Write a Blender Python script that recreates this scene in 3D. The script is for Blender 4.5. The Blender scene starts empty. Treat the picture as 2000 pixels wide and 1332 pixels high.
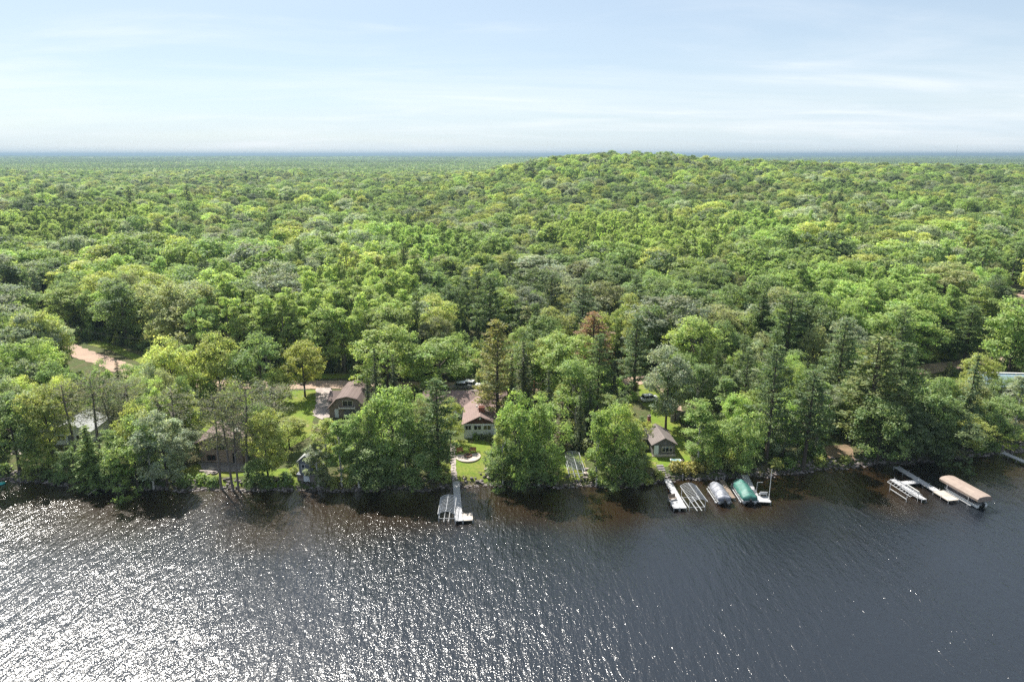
import bpy, math, random
import numpy as np
from mathutils import Vector, Matrix, geometry as mgeo

# ------------------------------------------------------------------ camera, world, sun, exposure
scene = bpy.context.scene
COL = scene.collection
R = math.radians
CAM_H = 62.0
PITCH = R(15.25)
FPX = 2000 * 24.0 / 36.0            # focal length in photograph pixels

cam_data = bpy.data.cameras.new('camera')
cam_data.lens = 24.0
cam_data.sensor_width = 36.0
cam_data.clip_start = 1.0
cam_data.clip_end = 80000.0
cam = bpy.data.objects.new('camera', cam_data)
cam.location = (0, 0, CAM_H)
cam.rotation_euler = (math.pi / 2 - PITCH, 0, 0)
COL.objects.link(cam)
scene.camera = cam

SUN_AZ = R(-37)      # measured from +Y towards +X: left of the view
SUN_EL = R(53)
sun_dir = Vector((math.sin(SUN_AZ) * math.cos(SUN_EL), math.cos(SUN_AZ) * math.cos(SUN_EL), math.sin(SUN_EL)))
sun_data = bpy.data.lights.new('sun', 'SUN')
sun_data.energy = 4.5
sun_data.angle = R(0.53)
sun_data.color = (1.0, 0.95, 0.87)
sun = bpy.data.objects.new('sun', sun_data)
sun.rotation_euler = (-sun_dir).to_track_quat('-Z', 'Y').to_euler()
sun.location = (-40, 60, 150)
COL.objects.link(sun)

world = bpy.data.worlds.new('World')
scene.world = world
world.use_nodes = True
wt = world.node_tree
for n in list(wt.nodes):
    wt.nodes.remove(n)


def N(tree, kind, **kw):
    n = tree.nodes.new(kind)
    for k, v in kw.items():
        setattr(n, k, v)
    return n


def L(tree, a, b):
    tree.links.new(a, b)


def math_node(tree, op, a, b=None, c=None, clamp=False):
    n = N(tree, 'ShaderNodeMath', operation=op, use_clamp=clamp)
    for i, v in enumerate((a, b, c)):
        if v is None:
            continue
        if isinstance(v, (int, float)):
            n.inputs[i].default_value = v
        else:
            L(tree, v, n.inputs[i])
    return n.outputs[0]


def mix_col(tree, fac, a, b, blend='MIX'):
    n = N(tree, 'ShaderNodeMix', data_type='RGBA', blend_type=blend)
    for sock, v in ((n.inputs[0], fac), (n.inputs[6], a), (n.inputs[7], b)):
        if isinstance(v, (int, float)):
            sock.default_value = v
        elif isinstance(v, (tuple, list)):
            sock.default_value = tuple(v) + ((1.0,) if len(v) == 3 else ())
        else:
            L(tree, v, sock)
    return n.outputs[2]


sky = N(wt, 'ShaderNodeTexSky', sky_type='NISHITA')
sky.sun_disc = False
sky.sun_elevation = SUN_EL
sky.sun_rotation = SUN_AZ
sky.altitude = 300
sky.air_density = 1.0
sky.dust_density = 0.3
sky.ozone_density = 2.0
tc = N(wt, 'ShaderNodeTexCoord')
sep = N(wt, 'ShaderNodeSeparateXYZ')
L(wt, tc.outputs['Generated'], sep.inputs[0])
zc = math_node(wt, 'MAXIMUM', sep.outputs[2], 0.0)
zc = math_node(wt, 'ADD', zc, 0.10)
cu = math_node(wt, 'DIVIDE', sep.outputs[0], zc)
cv = math_node(wt, 'DIVIDE', sep.outputs[1], zc)
comb = N(wt, 'ShaderNodeCombineXYZ')
L(wt, cu, comb.inputs[0]); L(wt, cv, comb.inputs[1])


def cloud_layer(rot, scx, scy, detail, lo, hi, seed):
    mp = N(wt, 'ShaderNodeMapping')
    mp.inputs['Rotation'].default_value = (0, 0, R(rot))
    mp.inputs['Scale'].default_value = (scx, scy, 1)
    mp.inputs['Location'].default_value = (seed, seed * 0.7, 0)
    L(wt, comb.outputs[0], mp.inputs[0])
    nz = N(wt, 'ShaderNodeTexNoise')
    nz.inputs['Scale'].default_value = 1.0
    nz.inputs['Detail'].default_value = detail
    nz.inputs['Roughness'].default_value = 0.58
    nz.inputs['Distortion'].default_value = 0.6
    L(wt, mp.outputs[0], nz.inputs[0])
    mr = N(wt, 'ShaderNodeMapRange')
    mr.interpolation_type = 'SMOOTHSTEP'
    mr.inputs[1].default_value = lo
    mr.inputs[2].default_value = hi
    L(wt, nz.outputs[0], mr.inputs[0])
    return mr.outputs[0]


c1 = cloud_layer(24, 0.22, 0.50, 9, 0.42, 0.74, 3.1)
c2 = cloud_layer(-16, 0.6, 1.3, 9, 0.45, 0.78, 11.7)
c3 = cloud_layer(4, 0.07, 0.16, 4, 0.34, 0.68, 5.3)
veil = math_node(wt, 'MULTIPLY_ADD', c3, 0.34, 0.30)
veil = math_node(wt, 'MINIMUM', math_node(wt, 'ADD', veil, math_node(wt, 'DIVIDE', 0.036, zc)), 1.0)
sky_v = mix_col(wt, veil, sky.outputs[0], (6.5, 7.55, 8.5))
wisp = math_node(wt, 'MULTIPLY', c1, 0.78)
wisp = math_node(wt, 'MULTIPLY_ADD', c2, 0.50, wisp)
wisp = math_node(wt, 'MULTIPLY', wisp, math_node(wt, 'MULTIPLY_ADD', c3, 0.6, 0.4), clamp=True)
sky_col = mix_col(wt, wisp, sky_v, (9.2, 9.4, 9.6))
bg = N(wt, 'ShaderNodeBackground')
bg.inputs['Strength'].default_value = 0.050
L(wt, sky_col, bg.inputs['Color'])
wo = N(wt, 'ShaderNodeOutputWorld')
L(wt, bg.outputs[0], wo.inputs[0])

vs = scene.view_settings
vs.view_transform = 'Standard'
vs.look = 'None'
vs.gamma = 1.0
vs.exposure = 1.3
vs.use_curve_mapping = False

cy = scene.cycles
cy.max_bounces = 6
cy.diffuse_bounces = 3
cy.glossy_bounces = 2
cy.transmission_bounces = 3
cy.transparent_max_bounces = 4
cy.volume_bounces = 0
cy.sample_clamp_indirect = 6.0
cy.use_adaptive_sampling = True
cy.adaptive_threshold = 0.015
cy.use_denoising = False
cy.denoiser = 'OPENIMAGEDENOISE'
cy.denoising_input_passes = 'RGB_ALBEDO_NORMAL'
cy.denoising_prefilter = 'ACCURATE'
cy.caustics_reflective = False
cy.caustics_refractive = False

# ------------------------------------------------------------------ pixel geometry and terrain
cP, sP = math.cos(PITCH), math.sin(PITCH)


def ray(px, py):
    u, v = (px - 1000) / FPX, (666 - py) / FPX
    return np.array([u, cP + v * sP, -sP + v * cP])


def at(px, py, z=0.0):
    """world x, y where the pixel's ray meets height z"""
    d = ray(px, py)
    t = (z - CAM_H) / d[2]
    return d[0] * t, d[1] * t


def proj(x, y, z):
    depth = y * cP - (z - CAM_H) * sP
    up = y * sP + (z - CAM_H) * cP
    return 1000 + FPX * x / depth, 666 - FPX * up / depth, depth


shore_px = [(-700, 885), (-350, 915), (-120, 928), (0, 934), (100, 944), (200, 954), (350, 957), (500, 957), (700, 955), (850, 955),
            (1000, 948), (1100, 949), (1200, 951), (1260, 947), (1330, 938), (1400, 933), (1500, 929), (1570, 921),
            (1640, 913), (1700, 907), (1770, 906), (1840, 899), (1900, 893), (2000, 880), (2200, 868), (2600, 850), (3200, 840)]
_sp = np.array([at(a, b, 0) for a, b in shore_px])


def vnoise(x, y, seed=0):
    """smooth value noise, vectorised"""
    x = np.asarray(x, float); y = np.asarray(y, float)
    xi = np.floor(x); yi = np.floor(y)
    fx = x - xi; fy = y - yi
    fx = fx * fx * (3 - 2 * fx); fy = fy * fy * (3 - 2 * fy)

    def hsh(a, b):
        h = np.sin(a * 127.1 + b * 311.7 + seed * 74.7) * 43758.5453
        return h - np.floor(h)
    return (hsh(xi, yi) * (1 - fx) * (1 - fy) + hsh(xi + 1, yi) * fx * (1 - fy)
            + hsh(xi, yi + 1) * (1 - fx) * fy + hsh(xi + 1, yi + 1) * fx * fy)


def shore_y(x):
    x = np.asarray(x, float)
    return np.interp(x, _sp[:, 0], _sp[:, 1]) + (vnoise(x * 0.35, x * 0, 3) - 0.5) * 1.1 + (vnoise(x * 0.09, x * 0, 4) - 0.5) * 1.2


def smooth(a, b, v):
    t = np.clip((v - a) / (b - a), 0, 1)
    return t * t * (3 - 2 * t)


def ground_h(x, y):
    x = np.asarray(x, float); y = np.asarray(y, float)
    d = y - shore_y(x)
    h = np.where(d < 0, np.maximum(-2.2, d * 0.35), np.minimum(d * 0.5, 1.2))
    h = h + np.clip(d - 2.4, 0, 42) * 0.045 + np.clip(d - 44, 0, 300) * 0.010
    land = smooth(2, 12, d)
    h = h + land * ((vnoise(x * 0.06, y * 0.06, 1) - 0.5) * 0.7)
    far = smooth(260, 520, y)
    h = h + far * ((vnoise(x * 0.006, y * 0.006, 7) - 0.5) * 9 + (vnoise(x * 0.0018, y * 0.0018, 8) - 0.5) * 9 * smooth(1500, 4000, y) + (vnoise(x * 0.0006, y * 0.0009, 9) - 0.35) * 34 * smooth(3500, 8000, y))
    hill = 37.0 * np.exp(-np.abs((x - 130) / 185.0) ** 2.6 - ((y - 1020) / 330.0) ** 2)
    plateau = 23.0 * smooth(150, 430, x) * np.exp(-((y - 1080) / 340.0) ** 2)
    knoll = 6.0 * np.exp(-((x + 270) / 110.0) ** 2 - ((y - 560) / 120.0) ** 2)
    return h + hill + plateau + knoll


def gz(x, y):
    return float(ground_h(x, y))


def hit(px, py):
    """where the pixel's ray meets the ground"""
    z = 2.0
    for _ in range(14):
        x, y = at(px, py, z)
        z = z * 0.4 + gz(x, y) * 0.6
    return x, y, gz(x, y)


# ------------------------------------------------------------------ mesh helpers
rng = random.Random(7)


def link(o, parent=None):
    COL.objects.link(o)
    if parent is not None:
        o.parent = parent
    return o


def tag(o, label=None, cat=None, group=None, kind=None):
    if label: o['label'] = label
    if cat: o['category'] = cat
    if group: o['group'] = group
    if kind: o['kind'] = kind
    return o


def thing(name, label, cat, loc=(0, 0, 0), rz=0.0, group=None):
    o = bpy.data.objects.new(name, None)
    o.empty_display_size = 0.5
    o.location = loc
    o.rotation_euler = (0, 0, rz)
    COL.objects.link(o)
    return tag(o, label, cat, group)


class MB:
    def __init__(self):
        self.v = []; self.f = []; self.smooth = False

    def add(self, vs_, fs_):
        o = len(self.v)
        self.v += [tuple(p) for p in vs_]
        self.f += [tuple(i + o for i in f) for f in fs_]
        return self

    def box(self, c, s, rot=None):
        hx, hy, hz = s[0] / 2, s[1] / 2, s[2] / 2
        pts = [Vector((a * hx, b * hy, d * hz)) for d in (-1, 1) for b in (-1, 1) for a in (-1, 1)]
        if rot is not None:
            pts = [rot @ p for p in pts]
        pts = [p + Vector(c) for p in pts]
        return self.add(pts, [(0, 2, 3, 1), (4, 5, 7, 6), (0, 1, 5, 4), (2, 6, 7, 3), (0, 4, 6, 2), (1, 3, 7, 5)])

    def b2(self, x0, x1, y0, y1, z0, z1):
        return self.box(((x0 + x1) / 2, (y0 + y1) / 2, (z0 + z1) / 2), (x1 - x0, y1 - y0, z1 - z0))

    def tube(self, pts, rads, n=6, caps=True):
        pts = [Vector(p) for p in pts]
        if isinstance(rads, (int, float)):
            rads = [rads] * len(pts)
        rings = []
        for i, p in enumerate(pts):
            d = (pts[min(i + 1, len(pts) - 1)] - pts[max(i - 1, 0)])
            if d.length < 1e-6:
                d = Vector((0, 0, 1))
            d.normalize()
            a = d.cross(Vector((0, 0, 1)) if abs(d.z) < 0.95 else Vector((1, 0, 0))).normalized()
            b = d.cross(a)
            rings.append([p + (a * math.cos(t) + b * math.sin(t)) * rads[i]
                          for t in [2 * math.pi * k / n for k in range(n)]])
        vs_ = [q for r in rings for q in r]
        fs_ = []
        for i in range(len(rings) - 1):
            for k in range(n):
                k2 = (k + 1) % n
                fs_.append((i * n + k, i * n + k2, (i + 1) * n + k2, (i + 1) * n + k))
        if caps:
            fs_.append(tuple(range(n))[::-1])
            fs_.append(tuple((len(rings) - 1) * n + k for k in range(n)))
        return self.add(vs_, fs_)

    def prism(self, prof, a, b, axis='y'):
        """profile (u, z) pushed along an axis from a to b"""
        n = len(prof)
        if axis == 'y':
            vs_ = [(u, a, z) for u, z in prof] + [(u, b, z) for u, z in prof]
        elif axis == 'x':
            vs_ = [(a, u, z) for u, z in prof] + [(b, u, z) for u, z in prof]
        else:
            vs_ = [(u, z, a) for u, z in prof] + [(u, z, b) for u, z in prof]
        fs_ = [tuple(range(n)), tuple(range(2 * n - 1, n - 1, -1))]
        for i in range(n):
            j = (i + 1) % n
            fs_.append((j, i, n + i, n + j))
        return self.add(vs_, fs_)

    def loft(self, rings, closed=True, caps=True):
        n = len(rings[0])
        vs_ = [q for r in rings for q in r]
        fs_ = []
        for i in range(len(rings) - 1):
            for k in range(n if closed else n - 1):
                k2 = (k + 1) % n
                fs_.append((i * n + k, i * n + k2, (i + 1) * n + k2, (i + 1) * n + k))
        if caps:
            fs_.append(tuple(range(n))[::-1])
            fs_.append(tuple((len(rings) - 1) * n + k for k in range(n)))
        return self.add(vs_, fs_)

    def mesh(self, name, mat, smooth=False):
        me = bpy.data.meshes.new(name)
        me.from_pydata(self.v, [], self.f)
        me.validate()
        import bmesh
        bm = bmesh.new(); bm.from_mesh(me)
        bmesh.ops.recalc_face_normals(bm, faces=bm.faces)
        bm.to_mesh(me); bm.free()
        if mat: me.materials.append(mat)
        if smooth:
            me.polygons.foreach_set('use_smooth', [True] * len(me.polygons))
        return me

    def build(self, name, mat, parent=None, smooth=False, loc=None):
        o = bpy.data.objects.new(name, self.mesh(name, mat, smooth))
        if loc is not None: o.location = loc
        return link(o, parent)


# ------------------------------------------------------------------ materials
MATS = {}


def new_mat(name):
    m = bpy.data.materials.new(name)
    m.use_nodes = True
    t = m.node_tree
    for n in list(t.nodes):
        t.nodes.remove(n)
    out = N(t, 'ShaderNodeOutputMaterial')
    MATS[name] = m
    return m, t, out


def simple(name, col, col2=None, rough=0.7, scale=3.0, bump=0.0, bscale=None, metal=0.0, spec=0.4, stretch=(1, 1, 1), detail=5.0, lo=0.35, hi=0.65):
    m, t, out = new_mat(name)
    p = N(t, 'ShaderNodeBsdfPrincipled')
    p.inputs['Roughness'].default_value = rough
    p.inputs['Metallic'].default_value = metal
    p.inputs['Specular IOR Level'].default_value = spec
    tcn = N(t, 'ShaderNodeTexCoord')
    mp = N(t, 'ShaderNodeMapping')
    mp.inputs['Scale'].default_value = stretch
    L(t, tcn.outputs['Object'], mp.inputs[0])
    nz = N(t, 'ShaderNodeTexNoise')
    nz.inputs['Scale'].default_value = scale
    nz.inputs['Detail'].default_value = detail
    L(t, mp.outputs[0], nz.inputs[0])
    mr = N(t, 'ShaderNodeMapRange')
    mr.inputs[1].default_value = lo; mr.inputs[2].default_value = hi
    L(t, nz.outputs[0], mr.inputs[0])
    c = mix_col(t, mr.outputs[0], col, col2 or tuple(v * 0.72 for v in col))
    L(t, c, p.inputs['Base Color'])
    if bump:
        nb = N(t, 'ShaderNodeTexNoise')
        nb.inputs['Scale'].default_value = bscale or scale * 4
        nb.inputs['Detail'].default_value = 6
        L(t, mp.outputs[0], nb.inputs[0])
        bp = N(t, 'ShaderNodeBump')
        bp.inputs['Strength'].default_value = 1.0
        bp.inputs['Distance'].default_value = bump
        L(t, nb.outputs[0], bp.inputs['Height'])
        L(t, bp.outputs[0], p.inputs['Normal'])
    L(t, p.outputs[0], out.inputs[0])
    return m


def siding(name, col, step=0.18, axis=2, rough=0.75, depth=0.02, var=0.8):
    """lap boards or shingle courses: fine relief, colour mottled per course"""
    m, t, out = new_mat(name)
    p = N(t, 'ShaderNodeBsdfPrincipled')
    p.inputs['Roughness'].default_value = rough
    p.inputs['Specular IOR Level'].default_value = 0.3
    tcn = N(t, 'ShaderNodeTexCoord')
    sp = N(t, 'ShaderNodeSeparateXYZ')
    L(t, tcn.outputs['Object'], sp.inputs[0])
    s = math_node(t, 'DIVIDE', sp.outputs[axis], step)
    fr = math_node(t, 'FRACT', s)
    nz = N(t, 'ShaderNodeTexNoise')
    nz.inputs['Scale'].default_value = 2.2
    nz.inputs['Detail'].default_value = 9
    nz.inputs['Roughness'].default_value = 0.7
    L(t, tcn.outputs['Object'], nz.inputs[0])
    nz2 = N(t, 'ShaderNodeTexNoise')
    nz2.inputs['Scale'].default_value = 0.45
    nz2.inputs['Detail'].default_value = 3
    L(t, tcn.outputs['Object'], nz2.inputs[0])
    f = math_node(t, 'ADD', math_node(t, 'MULTIPLY', nz.outputs[0], 0.7), math_node(t, 'MULTIPLY', nz2.outputs[0], 0.5))
    mr = N(t, 'ShaderNodeMapRange'); mr.inputs[1].default_value = 0.40; mr.inputs[2].default_value = 0.80
    L(t, f, mr.inputs[0])
    c = mix_col(t, mr.outputs[0], tuple(v * 1.12 for v in col), tuple(v * var * 0.85 for v in col))
    gr = math_node(t, 'LESS_THAN', fr, 0.10)
    c = mix_col(t, math_node(t, 'MULTIPLY', gr, 0.55), c, tuple(v * .35 for v in col))
    L(t, c, p.inputs['Base Color'])
    bp = N(t, 'ShaderNodeBump')
    bp.inputs['Distance'].default_value = depth
    L(t, fr, bp.inputs['Height'])
    L(t, bp.outputs[0], p.inputs['Normal'])
    L(t, p.outputs[0], out.inputs[0])
    return m


def leaf_mat(name, trans=0.42, gloss=0.05, warm=(1.00, 1.07, 0.74)):
    m, t, out = new_mat(name)
    at1 = N(t, 'ShaderNodeAttribute', attribute_type='INSTANCER', attribute_name='tint')
    at2 = N(t, 'ShaderNodeAttribute', attribute_type='GEOMETRY', attribute_name='var')
    c = mix_col(t, 1.0, at1.outputs['Color'], at2.outputs['Color'], 'MULTIPLY')
    df = N(t, 'ShaderNodeBsdfDiffuse')
    L(t, c, df.inputs['Color'])
    tr = N(t, 'ShaderNodeBsdfTranslucent')
    c2 = mix_col(t, 1.0, c, tuple(w * trans * 2 for w in warm), 'MULTIPLY')
    L(t, c2, tr.inputs['Color'])
    mx = N(t, 'ShaderNodeAddShader')          # a leaf reflects and also lets light through
    L(t, df.outputs[0], mx.inputs[0]); L(t, tr.outputs[0], mx.inputs[1])
    gl = N(t, 'ShaderNodeBsdfGlossy')
    gl.inputs['Roughness'].default_value = 0.55
    gl.inputs['Color'].default_value = (0.9, 0.95, 1, 1)
    mx2 = N(t, 'ShaderNodeMixShader')
    mx2.inputs[0].default_value = gloss
    L(t, mx.outputs[0], mx2.inputs[1]); L(t, gl.outputs[0], mx2.inputs[2])
    L(t, mx2.outputs[0], out.inputs[0])
    return m


M_LEAF = leaf_mat('broad_leaves', 0.76, 0.02)
M_NEEDLE = leaf_mat('needles', 0.55, 0.02, (1.05, 1.1, 0.6))
M_BARK = simple('bark_brown', (0.10, 0.078, 0.060), (0.055, 0.044, 0.036), 0.9, 4, 0.03, 14, stretch=(3, 3, 0.6))
M_BARKG = simple('bark_grey', (0.20, 0.175, 0.155), (0.11, 0.095, 0.085), 0.9, 4, 0.03, 14, stretch=(3, 3, 0.6))
M_BIRCH = simple('bark_birch', (0.55, 0.53, 0.49), (0.16, 0.14, 0.12), 0.8, 3, 0.01, 10, stretch=(1, 1, 2.5), lo=0.5, hi=0.68)
M_DEADWOOD = simple('dead_wood', (0.42, 0.38, 0.34), (0.26, 0.23, 0.20), 0.9, 4, 0.01, 14)
M_ROCK = simple('rock', (0.30, 0.265, 0.25), (0.10, 0.085, 0.08), 0.85, 0.9, 0.04, 6, detail=8)
M_ROCKPALE = simple('pale_rock', (0.46, 0.40, 0.36), (0.25, 0.21, 0.19), 0.85, 1.2, 0.04, 6)
M_GALV = simple('galvanised', (0.28, 0.29, 0.30), (0.20, 0.21, 0.22), 0.5, 6, metal=0.3)
M_ALU = simple('aluminium', (0.62, 0.63, 0.64), (0.50, 0.51, 0.52), 0.38, 6, metal=0.35)
M_WHITE = simple('white_paint', (0.78, 0.78, 0.76), (0.68, 0.68, 0.66), 0.5, 2)
M_CREAM = simple('cream_paint', (0.62, 0.58, 0.46), (0.50, 0.46, 0.36), 0.6, 2)
M_DECKG = siding('dock_planks_grey', (0.40, 0.40, 0.41), 0.30, 1, 0.7, 0.01, 0.85)
M_DECKT = siding('dock_planks_tan', (0.46, 0.41, 0.36), 0.30, 1, 0.7, 0.01, 0.85)
M_DECKB = siding('dock_planks_brown', (0.22, 0.17, 0.13), 0.15, 1, 0.8, 0.01, 0.8)
M_GREENCOVER = simple('green_canvas', (0.045, 0.165, 0.135), (0.030, 0.115, 0.095), 0.55, 1.6, 0.03, 2.5)
M_GREYCOVER = simple('grey_canvas', (0.25, 0.26, 0.30), (0.15, 0.16, 0.185), 0.5, 1.4, 0.04, 2.5)
M_TANCOVER = simple('tan_canvas', (0.295, 0.235, 0.195), (0.25, 0.195, 0.165), 0.65, 1.2, 0.02, 2.5)
M_BLACK = simple('black_plastic', (0.02, 0.02, 0.022), (0.012, 0.012, 0.013), 0.4, 4)
M_DARKPANEL = simple('dark_panel', (0.05, 0.045, 0.06), (0.03, 0.028, 0.035), 0.4, 2)
M_WOOD = simple('orange_wood', (0.40, 0.20, 0.09), (0.28, 0.13, 0.055), 0.65, 6, stretch=(1, 6, 6))
M_LOG = simple('log_wood', (0.22, 0.16, 0.12), (0.10, 0.075, 0.06), 0.85, 4)
M_BRICK = simple('chimney_brick', (0.26, 0.10, 0.065), (0.17, 0.065, 0.045), 0.85, 9)
M_STONE = simple('chimney_stone', (0.26, 0.20, 0.17), (0.14, 0.11, 0.095), 0.85, 4, 0.03)
M_CONC = simple('patio_concrete', (0.46, 0.39, 0.35), (0.38, 0.32, 0.28), 0.85, 1.5)
M_PAVER = simple('grey_pavers', (0.24, 0.22, 0.22), (0.16, 0.145, 0.145), 0.85, 1.5, 0.01, 5)
M_ROOF_BROWN = siding('roof_brown', (0.170, 0.128, 0.115), 0.2, 2, 0.9, 0.02)
M_ROOF_MAUVE = siding('roof_mauve', (0.240, 0.172, 0.155), 0.2, 2, 0.9, 0.02)
M_ROOF_GREY = siding('roof_greybrown', (0.175, 0.150, 0.140), 0.2, 2, 0.9, 0.02)
M_ROOF_PALE = siding('roof_palegrey', (0.34, 0.35, 0.34), 0.2, 2, 0.8, 0.02)
M_ROOF_BLUE = siding('roof_blue_metal', (0.20, 0.28, 0.34), 0.4, 0, 0.45, 0.02)
M_WALL_TAN = siding('wall_tan', (0.26, 0.21, 0.175), 0.2)
M_WALL_LODGE = siding('wall_lodge', (0.38, 0.29, 0.22), 0.2)
M_WALL_GREY = siding('wall_grey', (0.155, 0.145, 0.140), 0.2)
M_WALL_WHITE = siding('wall_white', (0.72, 0.73, 0.72), 0.2, var=0.98)
M_WALL_BROWN = siding('wall_darkbrown', (0.115, 0.052, 0.034), 0.2)
M_WALL_SLATE = siding('wall_slate', (0.19, 0.20, 0.225), 0.2)
M_DOOR = simple('pale_door', (0.66, 0.70, 0.73), (0.60, 0.64, 0.67), 0.5, 2)
M_TRIM = simple('pale_trim', (0.60, 0.55, 0.44), (0.52, 0.47, 0.38), 0.6, 3)
M_CARWHITE = simple('car_paint_white', (0.75, 0.75, 0.76), (0.70, 0.70, 0.71), 0.25, 1, spec=0.6)
M_CARGREY = simple('car_paint_silver', (0.36, 0.38, 0.41), (0.33, 0.35, 0.38), 0.28, 1, metal=0.4, spec=0.6)
M_TEAL = simple('teal_sheet', (0.08, 0.22, 0.24), (0.06, 0.16, 0.18), 0.5, 2)
M_TURQ = simple('turquoise_plastic', (0.05, 0.45, 0.42), (0.04, 0.38, 0.36), 0.4, 2)


def glass_mat():
    m, t, out = new_mat('window_glass')
    p = N(t, 'ShaderNodeBsdfPrincipled')
    p.inputs['Base Color'].default_value = (0.012, 0.016, 0.018, 1)
    p.inputs['Roughness'].default_value = 0.06
    p.inputs['Specular IOR Level'].default_value = 0.7
    L(t, p.outputs[0], out.inputs[0])
    return m


M_GLASS = glass_mat()


def ground_mats():
    # forest floor and rough bank
    m, t, out = new_mat('forest_floor')
    p = N(t, 'ShaderNodeBsdfPrincipled'); p.inputs['Roughness'].default_value = 0.95
    p.inputs['Specular IOR Level'].default_value = 0.1
    tcn = N(t, 'ShaderNodeTexCoord')

    def nz(scale, detail=6):
        n = N(t, 'ShaderNodeTexNoise'); n.inputs['Scale'].default_value = scale; n.inputs['Detail'].default_value = detail
        L(t, tcn.outputs['Object'], n.inputs[0]); return n.outputs[0]

    def mr(v, lo, hi):
        n = N(t, 'ShaderNodeMapRange'); n.inputs[1].default_value = lo; n.inputs[2].default_value = hi
        L(t, v, n.inputs[0]); return n.outputs[0]
    c = mix_col(t, mr(nz(0.11), 0.42, 0.60), (0.060, 0.092, 0.026), (0.095, 0.085, 0.045))
    c = mix_col(t, mr(nz(1.3), 0.40, 0.70), c, (0.045, 0.060, 0.018))
    c = mix_col(t, mr(nz(5.0), 0.5, 0.75), c, (0.15, 0.12, 0.08))
    L(t, c, p.inputs['Base Color'])
    bp = N(t, 'ShaderNodeBump'); bp.inputs['Distance'].default_value = 0.12
    L(t, nz(4.0), bp.inputs['Height']); L(t, bp.outputs[0], p.inputs['Normal'])
    L(t, p.outputs[0], out.inputs[0])
    # mown grass
    m2, t, out = new_mat('mown_grass')
    p = N(t, 'ShaderNodeBsdfPrincipled'); p.inputs['Roughness'].default_value = 0.9
    p.inputs['Specular IOR Level'].default_value = 0.15
    tcn = N(t, 'ShaderNodeTexCoord')
    c = mix_col(t, mr(nz(0.22), 0.38, 0.62), (0.125, 0.190, 0.022), (0.175, 0.185, 0.040))
    c = mix_col(t, mr(nz(2.0), 0.42, 0.70), c, (0.085, 0.135, 0.018))
    c = mix_col(t, mr(nz(0.5, 8), 0.60, 0.74), c, (0.21, 0.185, 0.085))
    L(t, c, p.inputs['Base Color'])
    bp = N(t, 'ShaderNodeBump'); bp.inputs['Distance'].default_value = 0.05
    L(t, nz(9.0), bp.inputs['Height']); L(t, bp.outputs[0], p.inputs['Normal'])
    L(t, p.outputs[0], out.inputs[0])
    # pinkish dirt road
    m3, t, out = new_mat('dirt_road')
    p = N(t, 'ShaderNodeBsdfPrincipled'); p.inputs['Roughness'].default_value = 0.95
    p.inputs['Specular IOR Level'].default_value = 0.15
    tcn = N(t, 'ShaderNodeTexCoord')
    c = mix_col(t, mr(nz(0.25), 0.35, 0.65), (0.36, 0.262, 0.20), (0.29, 0.215, 0.17))
    c = mix_col(t, mr(nz(1.6, 8), 0.5, 0.75), c, (0.245, 0.185, 0.145))
    L(t, c, p.inputs['Base Color'])
    bp = N(t, 'ShaderNodeBump'); bp.inputs['Distance'].default_value = 0.04
    L(t, nz(5.0), bp.inputs['Height']); L(t, bp.outputs[0], p.inputs['Normal'])
    L(t, p.outputs[0], out.inputs[0])
    return m, m2, m3


M_FLOOR, M_GRASS, M_ROAD = ground_mats()
M_GRAVEL = simple('grey_gravel', (0.36, 0.31, 0.28), (0.24, 0.205, 0.19), 0.95, 0.8, 0.03, 6, detail=9)
M_NEEDLEBED = simple('needle_litter', (0.20, 0.135, 0.085), (0.12, 0.09, 0.05), 0.95, 0.8, 0.03, 6)


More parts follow.
